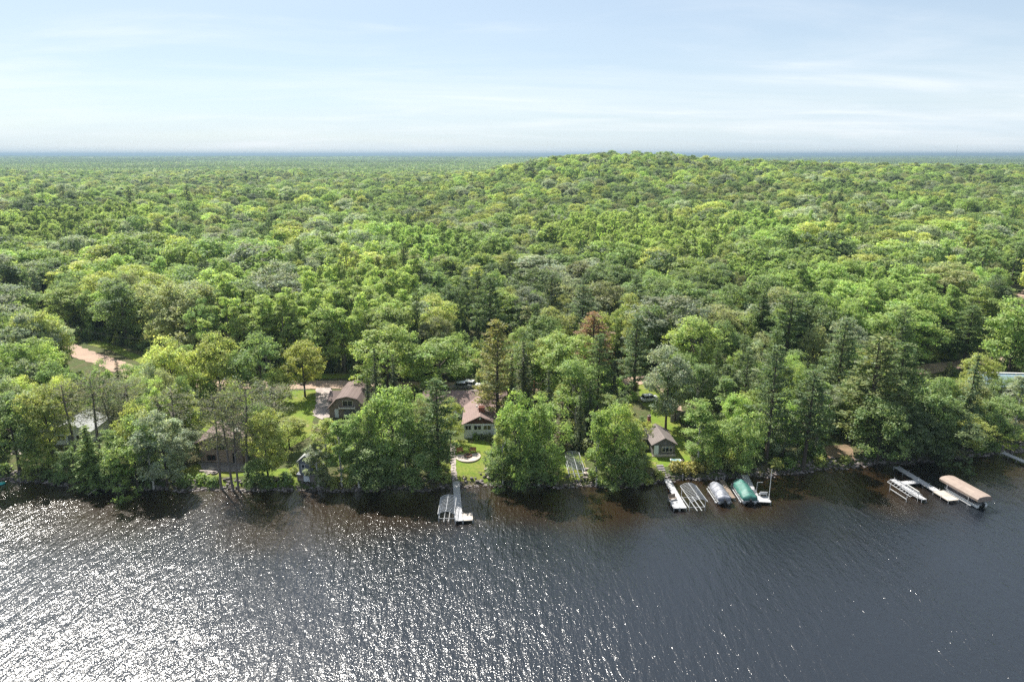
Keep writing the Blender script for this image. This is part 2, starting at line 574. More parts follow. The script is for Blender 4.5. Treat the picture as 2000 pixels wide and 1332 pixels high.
def water_mat():
    m, t, out = new_mat('lake_water')
    p = N(t, 'ShaderNodeBsdfPrincipled')
    sh = N(t, 'ShaderNodeAttribute', attribute_type='GEOMETRY', attribute_name='shallow')
    L(t, mix_col(t, sh.outputs['Fac'], (0.0085, 0.0112, 0.0155), (0.0170, 0.0102, 0.0048)), p.inputs['Base Color'])
    p.inputs['Roughness'].default_value = 0.19
    p.inputs['IOR'].default_value = 1.45
    p.inputs['Specular IOR Level'].default_value = 1.0
    tcn = N(t, 'ShaderNodeTexCoord')

    def wave(rot, sx, sy, detail, rough, dist=0.0, seed=0.0):
        mp = N(t, 'ShaderNodeMapping')
        mp.inputs['Rotation'].default_value = (0, 0, R(rot))
        mp.inputs['Scale'].default_value = (sx, sy, 1)
        mp.inputs['Location'].default_value = (seed, seed, 0)
        L(t, tcn.outputs['Object'], mp.inputs[0])
        n = N(t, 'ShaderNodeTexNoise')
        n.inputs['Scale'].default_value = 1.0
        n.inputs['Detail'].default_value = detail
        n.inputs['Roughness'].default_value = rough
        n.inputs['Distortion'].default_value = dist
        L(t, mp.outputs[0], n.inputs[0])
        return n.outputs[0]
    w1 = wave(14, 0.80, 0.19, 2, 0.5, 0.3)            # crests running away from the camera
    w2 = wave(24, 2.3, 0.85, 2, 0.5, 0.4, 4.0)
    w3 = wave(-30, 5.6, 3.2, 2, 0.55, 0.2, 9.0)
    w4 = wave(40, 12.0, 8.0, 1, 0.5, 0.0, 6.0)
    gust = wave(8, 0.030, 0.012, 2, 0.5, 0.6, 2.0)
    gm = N(t, 'ShaderNodeMapRange'); gm.inputs[1].default_value = 0.32; gm.inputs[2].default_value = 0.68
    gm.inputs[3].default_value = 0.66; gm.inputs[4].default_value = 1.30
    L(t, gust, gm.inputs[0])
    h = math_node(t, 'MULTIPLY', w1, 0.215)
    h = math_node(t, 'MULTIPLY_ADD', w2, 0.100, h)
    h = math_node(t, 'MULTIPLY_ADD', w3, 0.048, h)
    h = math_node(t, 'MULTIPLY_ADD', w4, 0.013, h)
    h = math_node(t, 'MULTIPLY', h, gm.outputs[0])
    bp = N(t, 'ShaderNodeBump')
    bp.inputs['Strength'].default_value = 1.0
    bp.inputs['Distance'].default_value = 1.0
    L(t, h, bp.inputs['Height'])
    L(t, bp.outputs[0], p.inputs['Normal'])
    L(t, p.outputs[0], out.inputs[0])
    return m


M_WATER = water_mat()

# ------------------------------------------------------------------ ground sheet and lake


def make_ground():
    ys = list(np.arange(84, 300, 1.25))
    y = ys[-1]; st = 1.3
    while y < 24500:
        st *= 1.055
        y += st
        ys.append(y)
    ys = np.array(ys)
    nu = 300
    u = np.linspace(-1, 1, nu)
    u = np.sign(u) * (0.55 * np.abs(u) + 0.45 * np.abs(u) ** 2.2)
    half = 260 + 1.15 * (ys - 84)
    X = u[None, :] * half[:, None]
    Y = np.repeat(ys[:, None], nu, 1)
    Z = ground_h(X, Y)
    co = np.stack([X, Y, Z], -1).reshape(-1, 3)
    nr = len(ys)
    i = np.arange(nr - 1)[:, None] * nu + np.arange(nu - 1)[None, :]
    f = np.stack([i, i + 1, i + nu + 1, i + nu], -1).reshape(-1, 4)
    me = bpy.data.meshes.new('ground')
    me.from_pydata(co.tolist(), [], f.tolist())
    me.materials.append(M_FLOOR)
    me.polygons.foreach_set('use_smooth', [True] * len(me.polygons))
    o = link(bpy.data.objects.new('ground', me))
    tag(o, kind='structure')


make_ground()


def make_lake():
    xs = np.concatenate([[-2600, -900, -400, -260], np.arange(-190, 230, 2.0), [280, 420, 900, 2600]])
    ys = np.concatenate([[-2500, -900, -300, 0, 40], np.arange(60, 150, 1.5), [200, 260]])
    X, Y = np.meshgrid(xs, ys)
    d = Y - shore_y(X)
    sh = smooth(-24, -5, d + (vnoise(X * .07, Y * .09, 51) - .5) * 16)
    nu = len(xs)
    i = np.arange(len(ys) - 1)[:, None] * nu + np.arange(nu - 1)[None, :]
    f = np.stack([i, i + 1, i + nu + 1, i + nu], -1).reshape(-1, 4)
    me = bpy.data.meshes.new('lake')
    me.from_pydata(np.stack([X, Y, X * 0], -1).reshape(-1, 3).tolist(), [], f.tolist())
    me.materials.append(M_WATER)
    a = me.attributes.new('shallow', 'FLOAT', 'POINT')
    a.data.foreach_set('value', sh.astype(np.float32).ravel())
    tag(link(bpy.data.objects.new('lake', me)), kind='structure')


make_lake()


def drape(name, poly_xy, mat, lift, step=1.5, jitter=0.35, thick=0.0):
    """sheet laid over the ground inside a polygon, ragged outline"""
    r = random.Random(hash(name) % 1000 if False else sum(map(ord, name)) + len(poly_xy))
    pts = []
    n = len(poly_xy)
    for i in range(n):
        a = Vector(poly_xy[i]); b = Vector(poly_xy[(i + 1) % n])
        k = max(1, int((b - a).length / 0.9))
        for j in range(k):
            q = a.lerp(b, j / k)
            pts.append(q + Vector((r.uniform(-jitter, jitter), r.uniform(-jitter, jitter))))
    nb = len(pts)
    xs = [p.x for p in pts]; ysv = [p.y for p in pts]
    inner = []
    gx = min(xs)
    while gx < max(xs):
        gy = min(ysv)
        while gy < max(ysv):
            inner.append(Vector((gx + r.uniform(-.2, .2), gy + r.uniform(-.2, .2))))
            gy += step
        gx += step
    edges = [(i, (i + 1) % nb) for i in range(nb)]
    v2, e2, f2, *_ = mgeo.delaunay_2d_cdt(pts + inner, edges, [], 1, 1e-4)
    xs = np.array([p.x for p in v2]); yv = np.array([p.y for p in v2])
    zz = ground_h(xs, yv) + lift
    me = bpy.data.meshes.new(name)
    me.from_pydata(list(zip(xs.tolist(), yv.tolist(), zz.tolist())), [], [tuple(f) for f in f2])
    me.materials.append(mat)
    me.polygons.foreach_set('use_smooth', [True] * len(me.polygons))
    o = link(bpy.data.objects.new(name, me))
    tag(o, kind='structure')
    return o


def pxpoly(pts):
    return [hit(a, b)[:2] for a, b in pts]


CLEAR = []      # world polygons kept free of scattered trees


def ribbon(cl_px, width):
    pts = [Vector(hit(a, b)[:2]) for a, b in cl_px]
    lft, rgt = [], []
    for i, p in enumerate(pts):
        d = (pts[min(i + 1, len(pts) - 1)] - pts[max(i - 1, 0)]).normalized()
        nrm = Vector((-d.y, d.x)) * width / 2
        lft.append(p + nrm); rgt.append(p - nrm)
    return [tuple(p) for p in lft + rgt[::-1]]


road_poly = ribbon([(40, 640), (95, 664), (140, 684), (200, 704), (262, 731), (340, 747), (450, 751), (560, 753), (700, 752),
                    (900, 756), (1100, 752), (1300, 742), (1550, 734), (1810, 722), (1945, 703), (2120, 688)], 6.2)
drape('road', road_poly, M_ROAD, 0.10, 2.5)
CLEAR.append(road_poly)
far_road = ribbon([(1975, 618), (1992, 585), (2015, 566), (2060, 548)], 5.0)
drape('road', far_road, M_ROAD, 0.12, 2.5)
CLEAR.append(far_road)
lawns = [
    [(372, 778), (470, 782), (545, 764), (624, 762), (622, 790), (606, 850), (560, 880), (520, 860), (400, 842), (368, 820)],
    [(340, 925), (390, 905), (480, 918), (575, 915), (580, 950), (470, 949), (340, 947)],
    [(880, 860), (958, 860), (960, 938), (930, 941), (874, 940)],
    [(1262, 890), (1275, 840), (1270, 800), (1248, 785), (1248, 752), (1285, 748), (1318, 790), (1335, 850), (1352, 902), (1300, 912), (1262, 912)],
    [(1095, 885), (1140, 885), (1150, 938), (1090, 938)],
    [(1790, 738), (1900, 735), (1990, 745), (1990, 790), (1860, 780)],
    [(1905, 862), (2060, 835), (2060, 868), (1930, 884)],
    [(280, 742), (380, 757), (380, 775), (290, 765)],
    [(168, 672), (215, 684), (300, 722), (420, 736), (560, 741), (720, 740), (720, 731), (560, 732), (420, 727), (310, 712), (230, 676), (185, 664)],
]
for k, lp in enumerate(lawns):
    w = pxpoly(lp)
    drape('lawn', w, M_GRASS, 0.05, 1.6, 0.3)
    CLEAR.append(w)
drive = pxpoly([(616, 758), (648, 758), (650, 790), (645, 815), (628, 820), (612, 812), (618, 785)])
drape('driveway', drive, M_GRAVEL, 0.13, 1.5); CLEAR.append(drive)
drive2 = ribbon([(1262, 738), (1280, 748), (1297, 765), (1310, 780), (1322, 802)], 2.6)
drape('driveway', drive2, M_ROAD, 0.11, 1.5); CLEAR.append(drive2)
park = pxpoly([(880, 752), (960, 752), (965, 768), (880, 768)])
drape('parking_area', park, M_GRAVEL, 0.15, 1.5); CLEAR.append(park)
litter = pxpoly([(1605, 872), (1660, 868), (1668, 898), (1620, 897)])
drape('needle_bed', litter, M_NEEDLEBED, 0.06, 1.2, 0.4); CLEAR.append(litter)
litter2 = pxpoly([(1478, 860), (1500, 860), (1500, 885), (1480, 885)])
drape('needle_bed', litter2, M_NEEDLEBED, 0.06, 1.2, 0.4)
patio1 = pxpoly([(386, 904), (484, 904), (483, 922), (400, 922)])
drape('patio', patio1, M_PAVER, 0.11, 1.5, 0.05)
patio3 = pxpoly([(22, 874), (62, 872), (60, 887), (20, 888)])
drape('patio', patio3, M_CONC, 0.12, 1.5, 0.05); CLEAR.append(patio3)

# ------------------------------------------------------------------ tree prototypes
nrg = np.random.default_rng(11)


def unit(v):
    return v / np.maximum(np.linalg.norm(v, axis=-1, keepdims=True), 1e-9)


class Cards:
    """leaf sprays: small folded four-cornered faces"""
    def __init__(self):
        self.c = []; self.n = []; self.s = []; self.a = []; self.t = []; self.var = []

    def add(self, c, n, s, aspect=0.7, axis=None, var=None):
        c = np.asarray(c); k = len(c)
        self.c.append(c); self.n.append(unit(n))
        self.s.append(np.broadcast_to(s, (k,)).astype(float))
        self.a.append(np.broadcast_to(aspect, (k,)).astype(float))
        self.t.append(nrg.normal(size=(k, 3)) if axis is None else axis)
        self.var.append(np.ones((k, 3)) if var is None else np.broadcast_to(var, (k, 3)))

    def arrays(self):
        c = np.concatenate(self.c); n = np.concatenate(self.n); s = np.concatenate(self.s)
        a = np.concatenate(self.a); t = np.concatenate(self.t); var = np.concatenate(self.var)
        t = unit(t - n * np.sum(t * n, -1, keepdims=True))
        b = np.cross(n, t)
        s = s[:, None]; a = a[:, None]
        p = np.stack([c - t * s * .5, c - b * s * a * .5 + t * s * .08, c + t * s * .5 + n * s * .10, c + b * s * a * .5 + t * s * .08], 1)
        return p, var


def mesh_from(name, parts):
    """parts: list of (verts Nx3, faces quads Mx4, material index, var Nx3)"""
    vs_, fs_, mi, vv = [], [], [], []
    o = 0
    for v, f, m, var in parts:
        vs_.append(v); fs_.append(f + o); mi.append(np.full(len(f), m)); vv.append(var)
        o += len(v)
    v = np.concatenate(vs_); f = np.concatenate(fs_); mi = np.concatenate(mi); vv = np.concatenate(vv)
    me = bpy.data.meshes.new(name)
    me.vertices.add(len(v)); me.vertices.foreach_set('co', v.astype(np.float32).ravel())
    me.loops.add(f.size); me.loops.foreach_set('vertex_index', f.astype(np.int32).ravel())
    me.polygons.add(len(f))
    me.polygons.foreach_set('loop_start', np.arange(0, f.size, 4, dtype=np.int32))
    me.polygons.foreach_set('material_index', mi.astype(np.int32))
    me.update(calc_edges=True)
    at_ = me.attributes.new('var', 'FLOAT_COLOR', 'POINT')
    rgba = np.concatenate([vv, np.ones((len(vv), 1))], 1).astype(np.float32)
    at_.data.foreach_set('color', rgba.ravel())
    return me


def card_part(cards, mat=0):
    p, var = cards.arrays()
    k = len(p)
    return p.reshape(-1, 3), np.arange(k * 4).reshape(-1, 4), mat, np.repeat(var, 4, 0)


def tube_np(pts, rads, n=5):
    mb = MB().tube(pts, rads, n, caps=False)
    return np.array(mb.v), np.array(mb.f)


def wood_part(tubes, mat=0):
    vs_, fs_ = [], []
    o = 0
    for pts, rads, n in tubes:
        v, f = tube_np(pts, rads, n)
        vs_.append(v); fs_.append(f + o); o += len(v)
    v = np.concatenate(vs_)
    return v, np.concatenate(fs_), mat, np.ones((len(v), 3))


def rvar(k, lo=0.72, hi=1.28, hue=0.10):
    b = nrg.uniform(lo, hi, (k, 1))
    h = nrg.uniform(-hue, hue, (k, 1))
    return b * np.concatenate([1 + h, np.ones((k, 1)), 1 - h], 1)


def clump_leaves(cards, centers, dirs, per, sig, size, flat=0.65, vlo=.75, vhi=1.25):
    k = len(centers)
    c = np.repeat(centers, per, 0); d = np.repeat(dirs, per, 0)
    off = nrg.normal(size=c.shape) * sig
    off[:, 2] *= flat
    n = 0.75 * d + np.array([0, 0, 0.55]) + nrg.normal(size=c.shape) * 0.55
    cv = np.repeat(rvar(k, 0.82, 1.2, .08), per, 0)
    cards.add(c + off, n, size * nrg.uniform(0.65, 1.35, len(c)), nrg.uniform(.55, .95, len(c)), var=cv * rvar(len(c), vlo, vhi, .06))


def sphere_dirs(k, up=0.0):
    d = nrg.normal(size=(k, 3)); d[:, 2] += up
    return unit(d)


def make_broad(H=16., Rr=4.8, zb=3.2, nl=9, ncl=24, per=24, size=0.46, narrow=False, lean=0.0):
    cards = Cards(); tubes = []
    zc_ = (H + zb) / 2; hz = (H - zb) / 2
    lobes = []
    ga = nrg.uniform(0, 6.28)
    for i in range(nl):
        t = (i + .5) / nl
        if i == nl - 1:
            p = np.array([nrg.normal() * .4, nrg.normal() * .4, H - Rr * .42]); rl = Rr * .46
        else:
            zz = zb + Rr * .35 + (H - zb - Rr * .75) * (t ** 0.9)
            prof = math.sqrt(max(0.05, 1 - ((zz - (zc_ - hz * .12)) / (hz * 1.05)) ** 2))
            rr = Rr * (0.68 if not narrow else 0.46) * prof * nrg.uniform(.6, 1.22)
            ang = ga + i * 2.4 + nrg.normal() * .45
            p = np.array([math.cos(ang) * rr, math.sin(ang) * rr, zz + nrg.normal() * .9])
            rl = Rr * nrg.uniform(.26, .56) * (0.75 + .35 * prof)
        lobes.append((p, rl))
    top = np.array([lean, 0, H * .8])
    tubes.append(([(0, 0, -0.4), (lean * .15, nrg.normal() * .1, zb * .6), (lean * .4, nrg.normal() * .2, H * .5), tuple(top)],
                  [H * .019, H * .015, H * .010, H * .003], 6))
    for p, rl in lobes:
        z0 = max(zb * .6, p[2] - 2.2 - abs(p[0]) * .35)
        s = np.array([lean * z0 / H, 0, min(z0, H * .7)])
        mid = s * .5 + p * .5 + np.array([0, 0, -.25])
        tubes.append(([tuple(s), tuple(mid), tuple(p)], [H * .007, H * .0045, H * .0018], 4))
        ctr = np.array([lean * p[2] / H, 0, zc_ * .9])
        d = sphere_dirs(ncl, 0.30)
        d = unit(d + 0.45 * unit((p - ctr)[None]))
        c = p + d * rl * nrg.uniform(.62, 1.12, (ncl, 1)) * np.array([1, 1, .88])
        clump_leaves(cards, c, d, per, Rr * .076 * nrg.uniform(.8, 1.2), size)
    return cards, tubes


def make_pine(H=22., Rr=4.2, zb=6., nb=46, per=7, size=.55, sparse=False, droop=0.0, updir=.16):
    """white pine: tiers of flat plumes on long level limbs"""
    cards = Cards(); tubes = []
    tubes.append(([(0, 0, -.4), (nrg.normal() * .15, nrg.normal() * .15, H * .5), (nrg.normal() * .2, 0, H * .97)], [H * .016, H * .010, .05], 6))
    for i in range(nb):
        t = (i + nrg.uniform(0, .8)) / nb
        z = zb + (H - zb) * t
        L_ = Rr * (1 - t) ** .62 * nrg.uniform(.55, 1.12) + .5
        ang = i * 2.4 + nrg.normal() * .35
        dx, dy = math.cos(ang), math.sin(ang)
        rise = L_ * (updir + .25 * t + nrg.normal() * .07) - droop * L_ * (1 - t)
        p0 = np.array([0, 0, z]); p1 = np.array([dx * L_ * .55, dy * L_ * .55, z + rise * .35]); p2 = np.array([dx * L_, dy * L_, z + rise])
        tubes.append(([tuple(p0), tuple(p1), tuple(p2)], [.07 + .05 * (1 - t), .045, .015], 4))
        m = max(4, int(L_ * (2.0 if sparse else 3.4)))
        for j in range(m):
            f = nrg.uniform(.28 if not sparse else .5, 1.04)
            q = (p0 + (p1 - p0) * (f / .55)) if f < .55 else (p1 + (p2 - p1) * ((f - .55) / .45))
            side = nrg.normal() * .20 * L_ * (1.15 - f * .5)
            q = q + np.array([-dy * side, dx * side, .12 + nrg.normal() * .08])
            k = per
            off = nrg.normal(size=(k, 3)) * np.array([.36, .36, .13])
            n = np.array([0, 0, 1.0]) + nrg.normal(size=(k, 3)) * .55
            ax = np.array([dx, dy, .25]) + nrg.normal(size=(k, 3)) * .6
            cards.add(q + off, n, size * nrg.uniform(.7, 1.35, k), nrg.uniform(.28, .5, k), axis=ax, var=rvar(1, .8, 1.2) * rvar(k, .75, 1.25))
    return cards, tubes


def make_spruce(H=17., Rr=2.7, zb=.8, layers=26, size=.42, per=5, sparse=1.0):
    cards = Cards(); tubes = []
    tubes.append(([(0, 0, -.4), (0, 0, H * .5), (0, 0, H)], [H * .014, H * .008, .02], 6))
    for i in range(layers):
        t = i / layers
        z = zb + (H - zb) * t
        r = Rr * (1 - t) ** .9 * nrg.uniform(.82, 1.12) + .12
        k = max(5, int(11 * (1 - t) + 4))
        for b in range(k):
            ang = nrg.uniform(0, 6.283)
            dx, dy = math.cos(ang), math.sin(ang)
            rb = r * nrg.uniform(.7, 1.1)
            m = max(2, int(rb * 3.6 * sparse))
            f = (np.arange(m) + nrg.uniform(.2, .9, m)) / m
            q = np.stack([dx * rb * f, dy * rb * f, z - rb * .30 * f + nrg.normal(size=m) * .07], 1)
            q = np.repeat(q, per, 0)
            kk = len(q)
            off = nrg.normal(size=(kk, 3)) * np.array([.17, .17, .09]) * (0.6 + .5 * np.repeat(f, per)[:, None])
            n = np.array([dx * .5, dy * .5, .9]) + nrg.normal(size=(kk, 3)) * .45
            ax = np.array([dx, dy, -.35]) + nrg.normal(size=(kk, 3)) * .4
            cards.add(q + off, n, size * nrg.uniform(.7, 1.3, kk), nrg.uniform(.32, .55, kk), axis=ax, var=rvar(1, .82, 1.18) * rvar(kk, .75, 1.25))
    return cards, tubes


def make_jack(H=17., Rr=3.2, zb=8., nl=16, size=.36):
    """red or jack pine: bare trunk, thin tufted crown with twigs showing"""
    cards = Cards(); tubes = []
    bend = nrg.normal() * .5
    tubes.append(([(0, 0, -.4), (bend * .4, 0, H * .4), (bend, nrg.normal() * .3, H * .75), (bend * 1.1, 0, H * .97)], [H * .013, H * .010, H * .006, .04], 6))
    for i in range(nl * 2):
        t = nrg.uniform(0, 1)
        z = zb + (H - zb) * t
        L_ = Rr * (0.45 + .65 * math.sin(math.pi * (.2 + .72 * t))) * nrg.uniform(.5, 1.05)
        ang = i * 2.4 + nrg.normal() * .4
        dx, dy = math.cos(ang), math.sin(ang)
        p0 = np.array([bend * z / H, 0, z]); p2 = p0 + np.array([dx * L_, dy * L_, L_ * nrg.uniform(.05, .5)])
        mid = (p0 + p2) / 2 + nrg.normal(size=3) * .25
        tubes.append(([tuple(p0), tuple(mid), tuple(p2)], [.06, .04, .015], 4))
        for s in range(3):
            q = mid + (p2 - mid) * nrg.uniform(.1, 1) + nrg.normal(size=3) * .1
            e = q + nrg.normal(size=3) * np.array([.7, .7, .35]) + np.array([dx * .3, dy * .3, .25])
            tubes.append(([tuple(q), tuple(e)], [.025, .012], 3))
            k = 16
            off = nrg.normal(size=(k, 3)) * np.array([.42, .42, .24])
            cards.add(e + off, nrg.normal(size=(k, 3)) + np.array([0, 0, .5]), size * nrg.uniform(.6, 1.3, k), nrg.uniform(.22, .42, k), var=rvar(1, .8, 1.2) * rvar(k, .7, 1.3))
    return cards, tubes


def make_dead(H=12., spread=3.0, seed=0):
    r = random.Random(seed)
    tubes = []

    def grow(p, d, ln, rad, lev):
        q = p + d * ln
        mid = p + d * ln * .5 + Vector((r.uniform(-.1, .1), r.uniform(-.1, .1), 0)) * ln * .5
        tubes.append(([tuple(p), tuple(mid), tuple(q)], [rad, rad * .8, rad * .55], 5 if lev < 2 else 3))
        if lev >= 4: return
        for _ in range(3 if lev < 3 else 2):
            nd = (d + Vector((r.uniform(-1, 1), r.uniform(-1, 1), r.uniform(-.25, .6))) * .85).normalized()
            grow(p + d * ln * r.uniform(.55, 1), nd, ln * r.uniform(.5, .72), rad * .5, lev + 1)
    grow(Vector((0, 0, -.3)), Vector((.05, 0, 1)), H * .45, H * .013, 0)
    return None, tubes


def make_shrub(Rr=1.3, H=1.7, size=.34, ncl=34, per=14):
    cards = Cards(); tubes = []
    d = sphere_dirs(ncl, .5); d[:, 2] = np.abs(d[:, 2])
    c = d * np.array([Rr, Rr, H]) * nrg.uniform(.45, 1.0, (ncl, 1)) * .9
    clump_leaves(cards, c, d, per, .24, size)
    for i in range(7):
        a = i * 2.4
        tubes.append(([(0, 0, -.2), (math.cos(a) * Rr * .3, math.sin(a) * Rr * .3, H * .45), (math.cos(a) * Rr * .6, math.sin(a) * Rr * .6, H * .8)], [.04, .025, .01], 4))
    return cards, tubes


PROTO = {}       # kind -> list of dict(crown mesh, trunk mesh, H, R)


def reg(kind, cards, tubes, H, Rr, leaf, bark):
    i = len(PROTO.setdefault(kind, []))
    cm = None
    if cards is not None:
        cm = mesh_from('%s_crown_%d' % (kind, i), [card_part(cards)])
        cm.materials.append(leaf)
    tm = mesh_from('%s_trunk_%d' % (kind, i), [wood_part(tubes)])
    tm.materials.append(bark)
    PROTO[kind].append(dict(c=cm, t=tm, H=H, R=Rr))


for k in range(6):
    reg('broad', *make_broad(16, 4.8, 2.6 + k * .3, 12 + k % 4, 24, 38, .33), 16, 4.8, M_LEAF, M_BARK)
for k in range(5):
    reg('bushy', *make_broad(12, 4.4, .6, 15 + k % 3, 21, 30, .30), 12, 4.4, M_LEAF, M_BARK)
for k in range(3):
    reg('aspen', *make_broad(18, 2.9, 4.5, 10, 22, 34, .30, True), 18, 2.9, M_LEAF, M_BARKG)
for k in range(2):
    reg('birch', *make_broad(15, 3.3, 2.5, 10, 24, 36, .27, True), 15, 3.3, M_LEAF, M_BIRCH)
for k in range(4):
    reg('pine', *make_pine(22, 4.3, 4.0 + k, 58, 10), 22, 4.3, M_NEEDLE, M_BARK)
for k in range(3):
    reg('spruce', *make_spruce(17, 2.7), 17, 2.7, M_NEEDLE, M_BARK)
for k in range(3):
    reg('jack', *make_jack(17, 3.4, 7.5, 18), 17, 3.4, M_NEEDLE, M_BARKG)
for k in range(2):
    reg('dead', *make_dead(12, 3, k), 12, 3.2, None, M_DEADWOOD)
for k in range(3):
    reg('shrub', *make_shrub(), 1.75, 1.4, M_LEAF, M_BARK)

NAMES = dict(broad='broadleaf_tree', bushy='understory_tree', aspen='aspen_tree', birch='birch_tree', pine='pine_tree',
             spruce='spruce_tree', jack='jack_pine_tree', dead='dead_tree', shrub='shrub')
CATS = dict(broad='tree', bushy='tree', aspen='tree', birch='tree', pine='pine tree', spruce='spruce tree', jack='pine tree', dead='dead tree', shrub='shrub')

# leaf reflectances
G = dict(mid=(0.082, 0.128, 0.032), dark=(0.055, 0.085, 0.026), bright=(0.104, 0.16, 0.032), yellow=(0.142, 0.176, 0.036),
         silver=(0.122, 0.156, 0.082), olive=(0.104, 0.126, 0.042), gold=(0.155, 0.152, 0.044), tan=(0.159, 0.142, 0.080),
         pine=(0.074, 0.106, 0.038), bluepine=(0.084, 0.114, 0.052), goldpine=(0.140, 0.137, 0.049), spruce=(0.053, 0.067, 0.031),
         jack=(0.108, 0.118, 0.064), rust=(0.150, 0.096, 0.056), red=(0.142, 0.059, 0.041), lime=(0.124, 0.176, 0.036))


for _k in ('mid', 'dark', 'bright', 'yellow', 'silver', 'olive', 'gold', 'lime'):
    _r, _g, _b = G[_k]
    _r, _g, _b = _r * 1.20, _g * 1.06, _b * 1.30
    _l = .3 * _r + .6 * _g + .1 * _b
    G[_k] = (_r + (_l - _r) * .10, _g + (_l - _g) * .10, _b + (_l - _b) * .10)


def plant(kind, x, y, H, Rr, tint, label, group=None, z=None, sink=0.0, cat=None, name=None, var=None):
    lst = PROTO[kind]
    p = lst[rng.randrange(len(lst)) if var is None else var % len(lst)]
    z = gz(x, y) if z is None else z
    e = thing(name or NAMES[kind], label, cat or CATS[kind], (x, y, z - sink), rng.uniform(0, 6.283), group)
    sc = (Rr / p['R'], Rr / p['R'], H / p['H'])
    t = bpy.data.objects.new('trunk' if kind != 'shrub' else 'stem', p['t']); t.scale = sc; link(t, e)
    if p['c'] is not None:
        c = bpy.data.objects.new('crown' if kind != 'shrub' else 'foliage', p['c']); c.scale = sc
        c['tint'] = [float(v) for v in tint]
        link(c, e)
    return e


def plant_px(kind, bx, by, ty, wpx, tint, label, group=None, **kw):
    """tree standing where the pixel (bx, by) meets the ground, as tall and wide as it shows"""
    x, y, z = hit(bx, by)
    d = ray(bx, ty)
    tt = y / d[1]
    H = CAM_H + d[2] * tt - z
    depth = proj(x, y, z + H * .5)[2]
    Rr = wpx / 2 * depth / FPX
    j = 1 + rng.uniform(-.08, .08)
    t = [v * j for v in G[tint]] if isinstance(tint, str) else tint
    MANUAL.append((x, y, Rr))
    return plant(kind, x, y, H, Rr, t, label, group, z, **kw)


